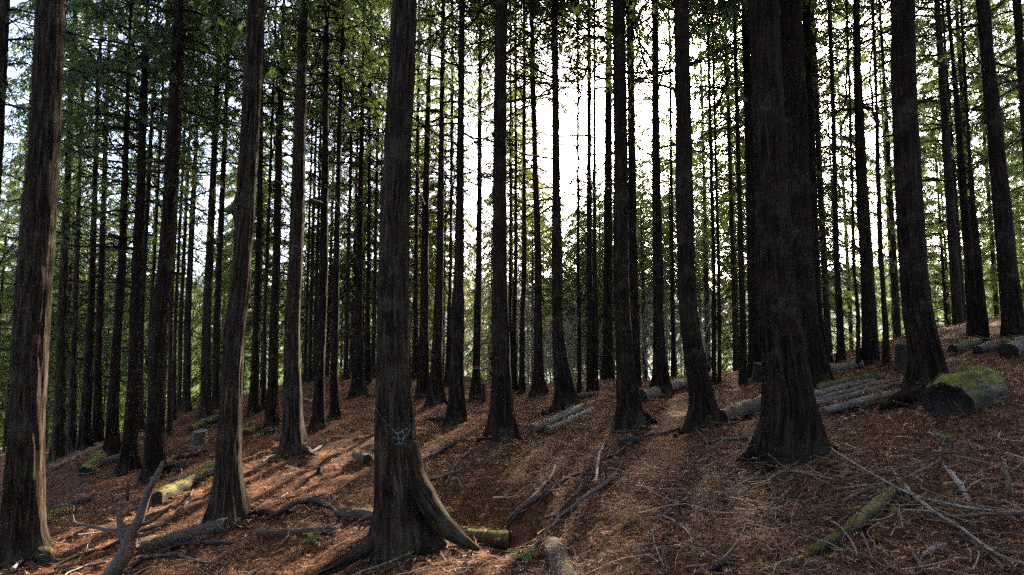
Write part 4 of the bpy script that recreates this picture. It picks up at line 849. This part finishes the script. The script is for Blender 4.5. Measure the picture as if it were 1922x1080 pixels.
rb = np.random.default_rng(9)
shl = ['left of the centre trunk by the red-taped trunk', 'between the red-taped trunk and the centre trunk', 'just right of the centre trunk', 'behind the third thin trunk right of the centre trunk', 'left of the flared crest trunk', 'between the flared crest trunk and the swept-foot trunk', 'right of the swept-foot trunk', 'left of the joined-looking crest trunks', 'right of the joined-looking crest trunks', 'left of the log-propped trunk', 'right of the log-propped trunk', 'behind the leaning dark trunk', 'beyond the gap right of the spreading-foot trunk']
for k, px in enumerate([872, 915, 956, 992, 998, 1030, 1074, 1096, 1128, 1212, 1262, 1290, 1224]):
    y = rb.uniform(16.2, 20) if k < 12 else 22; x = (px - 961) / F * y; root = empty('bare_shrub', (x, y, h1(x, y)), 'bare tan shrub beyond the crest ' + shl[k], 'shrub', 'bare tan shrubs beyond the crest')
    for j in range(11):
        o = link('stem', SH[int(rb.integers(0, 6))], None, root); o.location = (rb.normal(0, .45), rb.normal(0, .45), -.1); o.rotation_euler = (0, 0, rb.uniform(0, 6.28)); z = rb.uniform(.6, 1.2); o.scale = (z, z, z)

# ------------------------------------------------------------------ forest litter (uncountable)
def litter_mat(name, stops):
    t = NT(name); g = t.node('ShaderNodeNewGeometry'); c = t.ramp(g.outputs['Random Per Island'], stops); return t.fin(c, .9, None, .15)
M['litter'] = litter_mat('dead_cypress_spray', [(0, (.024, .009, .004)), (.35, (.11, .041, .018)), (.65, (.24, .094, .040)), (.88, (.40, .20, .092)), (1, (.55, .39, .24))])
M['twigs'] = litter_mat('litter_twig', [(0, (.020, .011, .006)), (.5, (.095, .050, .026)), (.85, (.19, .115, .066)), (1, (.34, .235, .15))])
rl = np.random.default_rng(17)
BOX = None
def scatter(n, ymin=1.6, ymax=16.5):
    """more per square metre near the viewpoint, over a wide swath"""
    y = ymin * (ymax / ymin) ** rl.random(n); x = rl.uniform(-1.12, 1.12, n) * (y + .6)
    if BOX: x = rl.uniform(BOX[0], BOX[1], n); y = rl.uniform(BOX[2], BOX[3], n)
    x = np.clip(x, -13, 13); z = H(x, y); e = .04
    nx_ = (H(x + e, y) - H(x - e, y)) / (2 * e); ny_ = (H(x, y + e) - H(x, y - e)) / (2 * e)
    keep = np.hypot(x - gc[0], y - gc[1]) > .60 * (.35 + rl.random(n))
    return x[keep], y[keep], z[keep], nx_[keep], ny_[keep]
def dead_spray(n, smin, smax, given=None):
    x, y, z, sx_, sy_ = given if given else scatter(n); n = len(x); a = rl.uniform(0, 6.28, n); S = rl.uniform(smin, smax, n) * np.clip(.75 + y * .03, .75, 1.2)
    d = np.stack([np.cos(a), np.sin(a), sx_ * np.cos(a) + sy_ * np.sin(a) + rl.normal(0, .22, n)], 1); s = np.stack([-np.sin(a), np.cos(a), -sx_ * np.sin(a) + sy_ * np.cos(a) + rl.normal(0, .3, n)], 1); u = np.cross(d, s)
    tm = []; w = .028
    curv = lambda q_: [q_[0], q_[1], .22 * (q_[0] - .5) ** 2 - .05]
    for (p, ang, l) in [((0, 0), 0, .55), ((.5, .0), .25, .5), ((.18, 0), .8, .34), ((.28, 0), -.75, .38), ((.45, .0), .9, .30), ((.55, .02), -.6, .34), ((.7, .05), .95, .22)]:
        dx, dy = math.cos(ang), math.sin(ang); tm += [curv((p[0] - dy * w, p[1] + dx * w)), curv((p[0] + dy * w, p[1] - dx * w)), curv((p[0] + dx * l + dy * w * .3, p[1] + dy * l - dx * w * .3)), curv((p[0] + dx * l - dy * w * .3, p[1] + dy * l + dx * w * .3))]
    tm = np.array(tm); T = tm[None] * S[:, None, None] * np.stack([np.ones(n), rl.uniform(.6, 1.3, n), rl.uniform(-1.5, 2, n)], 1)[:, None]
    P = np.stack([x, y, z + rl.uniform(.002, .035, n)], 1)
    V = P[:, None] + T[..., 0:1] * d[:, None] + T[..., 1:2] * s[:, None] + T[..., 2:3] * u[:, None]
    return V.reshape(-1, 3), np.arange(n * len(tm)).reshape(-1, 4)
V, q = dead_spray(35000, .045, .15)
ex, ey, ez = [], [], []
for k_, t_ in TREES.items():
    if t_['Y'] > 11: continue
    rb_ = float(np.interp(t_['zg'] + .05, t_['zs'], t_['rad'])); n_ = int(900 / t_['Y'])
    a_ = rl.uniform(0, 6.28, n_); d_ = rb_ * 1.02 + rl.random(n_) ** 1.6 * .5; xx = t_['x'] + d_ * np.cos(a_); yy = t_['Y'] + d_ * np.sin(a_)
    ex.append(xx); ey.append(yy); ez.append(H(xx, yy) + rl.random(n_) * np.clip(.12 - (d_ - rb_) * .25, .01, .12))
for P0, P1, r0, r1 in LOGS:
    n_ = int(60 * np.linalg.norm(P1 - P0)) + 12; f_ = rl.random(n_); C_ = P0 + (P1 - P0) * f_[:, None]; rr_ = r0 + (r1 - r0) * f_; d_ = P1 - P0; sx1 = np.array([-d_[1], d_[0]]) / np.hypot(d_[0], d_[1])
    ph = rl.normal(0, .55, n_); top_ = rl.random(n_) < .45
    xx = C_[:, 0] + sx1[0] * np.where(top_, np.sin(ph) * rr_, rl.choice([-1, 1], n_) * rr_ * rl.uniform(.85, 1.3, n_)); yy = C_[:, 1] + sx1[1] * np.where(top_, np.sin(ph) * rr_, rl.choice([-1, 1], n_) * rr_ * rl.uniform(.85, 1.3, n_))
    ex.append(xx); ey.append(yy); ez.append(np.where(top_, C_[:, 2] + np.cos(ph) * rr_ * .97, H(xx, yy) + .02))
ex, ey, ez = map(np.concatenate, (ex, ey, ez)); Vx, qx = dead_spray(0, .05, .15, (ex, ey, ez, 0 * ex, 0 * ex)); q = np.vstack([q, qx + len(V)]); V = np.vstack([V, Vx])
lt = link('needle_litter', mesh_np('needle_litter', V, [q], smooth=False), M['litter']); tag(lt, 'reddish brown dead cypress sprays covering the forest floor', 'litter', kind='stuff')
def twig_mass(n, lmin, lmax, rmin, rmax, seg, lift):
    x, y, z, sx_, sy_ = scatter(n); n = len(x); a = rl.normal(.5, 1.0, n); L = lmin * (lmax / lmin) ** rl.random(n); rad = rl.uniform(rmin, rmax, n) * np.clip(.6 + y * .08, .7, 1.6)
    t = np.linspace(-.5, .5, seg + 1); bend = rl.normal(0, .45, n); b2 = rl.normal(0, .06, n)
    lx = t[None] * L[:, None]; ly = (bend[:, None] * (t[None] ** 2 - .08) + b2[:, None] * np.sin(t[None] * 9)) * L[:, None]
    X = x[:, None] + lx * np.cos(a)[:, None] - ly * np.sin(a)[:, None]; Y = y[:, None] + lx * np.sin(a)[:, None] + ly * np.cos(a)[:, None]
    Zg = z[:, None] + sx_[:, None] * (X - x[:, None]) * .9 + sy_[:, None] * (Y - y[:, None]) * .9
    Z = Zg + rad[:, None] + lift * rl.random(n)[:, None] + (rl.normal(0, .10, n)[:, None] * t[None] + rl.normal(0, .15, n)[:, None] * t[None] ** 2) * L[:, None]
    C = np.stack([X, Y, Z], -1); tang = np.gradient(C, axis=1); tang /= np.linalg.norm(tang, axis=-1, keepdims=True); sd_ = np.cross(tang, [0, 0, 1.0]); sd_ /= np.linalg.norm(sd_, axis=-1, keepdims=True) + 1e-9; up_ = np.cross(sd_, tang)
    rr_ = rad[:, None] * np.linspace(1, .5, seg + 1)[None]; ring = []
    for k in range(3):
        ph = k * 2.0944; ring.append(C + rr_[..., None] * (math.cos(ph) * sd_ + math.sin(ph) * up_))
    V = np.stack(ring, 2); idx = np.arange(V.shape[0] * (seg + 1) * 3).reshape(V.shape[0], seg + 1, 3); q = []
    for k in range(3):
        k2 = (k + 1) % 3; q.append(np.stack([idx[:, :-1, k], idx[:, :-1, k2], idx[:, 1:, k2], idx[:, 1:, k]], -1).reshape(-1, 4))
    return V.reshape(-1, 3), np.vstack(q)
V1, q1 = twig_mass(14000, .06, .35, .0015, .0045, 3, .03); V2, q2 = twig_mass(2300, .25, .9, .002, .007, 8, .05)
BOX = (1.5, 4.3, 2.7, 5.3); V3, q3 = twig_mass(430, .2, .8, .002, .006, 8, .14); BOX = (.0, 3.2, 4.6, 6.8); V4, q4 = twig_mass(260, .2, .7, .002, .006, 8, .10); BOX = None; q3 = np.vstack([q3, q4 + len(V3)]); V3 = np.vstack([V3, V4])
tw = link('twig_litter', mesh_np('twig_litter', np.vstack([V1, V2, V3]), [np.vstack([q1, q2 + len(V1), q3 + len(V1) + len(V2)])]), M['twigs']); tag(tw, 'thin bare twigs tangled over the needle litter', 'twigs', kind='stuff')
import collections as _c
_cn = _c.Counter()
for m in bpy.data.meshes: _cn[m.name.split('.')[0][:8]] += sum(1 for _ in ()) + len(m.loops) - 2 * len(m.polygons)
print('TRIS', sum(_cn.values()), _cn.most_common(9))

# ------------------------------------------------------------------ air
HAZE = True
if HAZE:
    me = bpy.data.meshes.new('haze'); x0, x1, y0, y1, z0, z1 = -6900, 6900, -900, 6900, -140, 620
    me.from_pydata([(x, y, z) for z in (z0, z1) for y in (y0, y1) for x in (x0, x1)], [], [(0, 2, 3, 1), (4, 5, 7, 6), (0, 1, 5, 4), (2, 6, 7, 3), (0, 4, 6, 2), (1, 3, 7, 5)])
    hm = bpy.data.materials.new('haze'); hm.use_nodes = True; nt = hm.node_tree; nt.nodes.remove(nt.nodes['Principled BSDF'])
    pv = nt.nodes.new('ShaderNodeVolumePrincipled'); pv.inputs['Color'].default_value = (.80, .88, 1.0, 1); pv.inputs['Density'].default_value = .00004
    nt.links.new(pv.outputs[0], nt.nodes['Material Output'].inputs['Volume'])
    tag(link('haze', me, hm), 'pale bluish haze filling the valley air', kind='stuff')
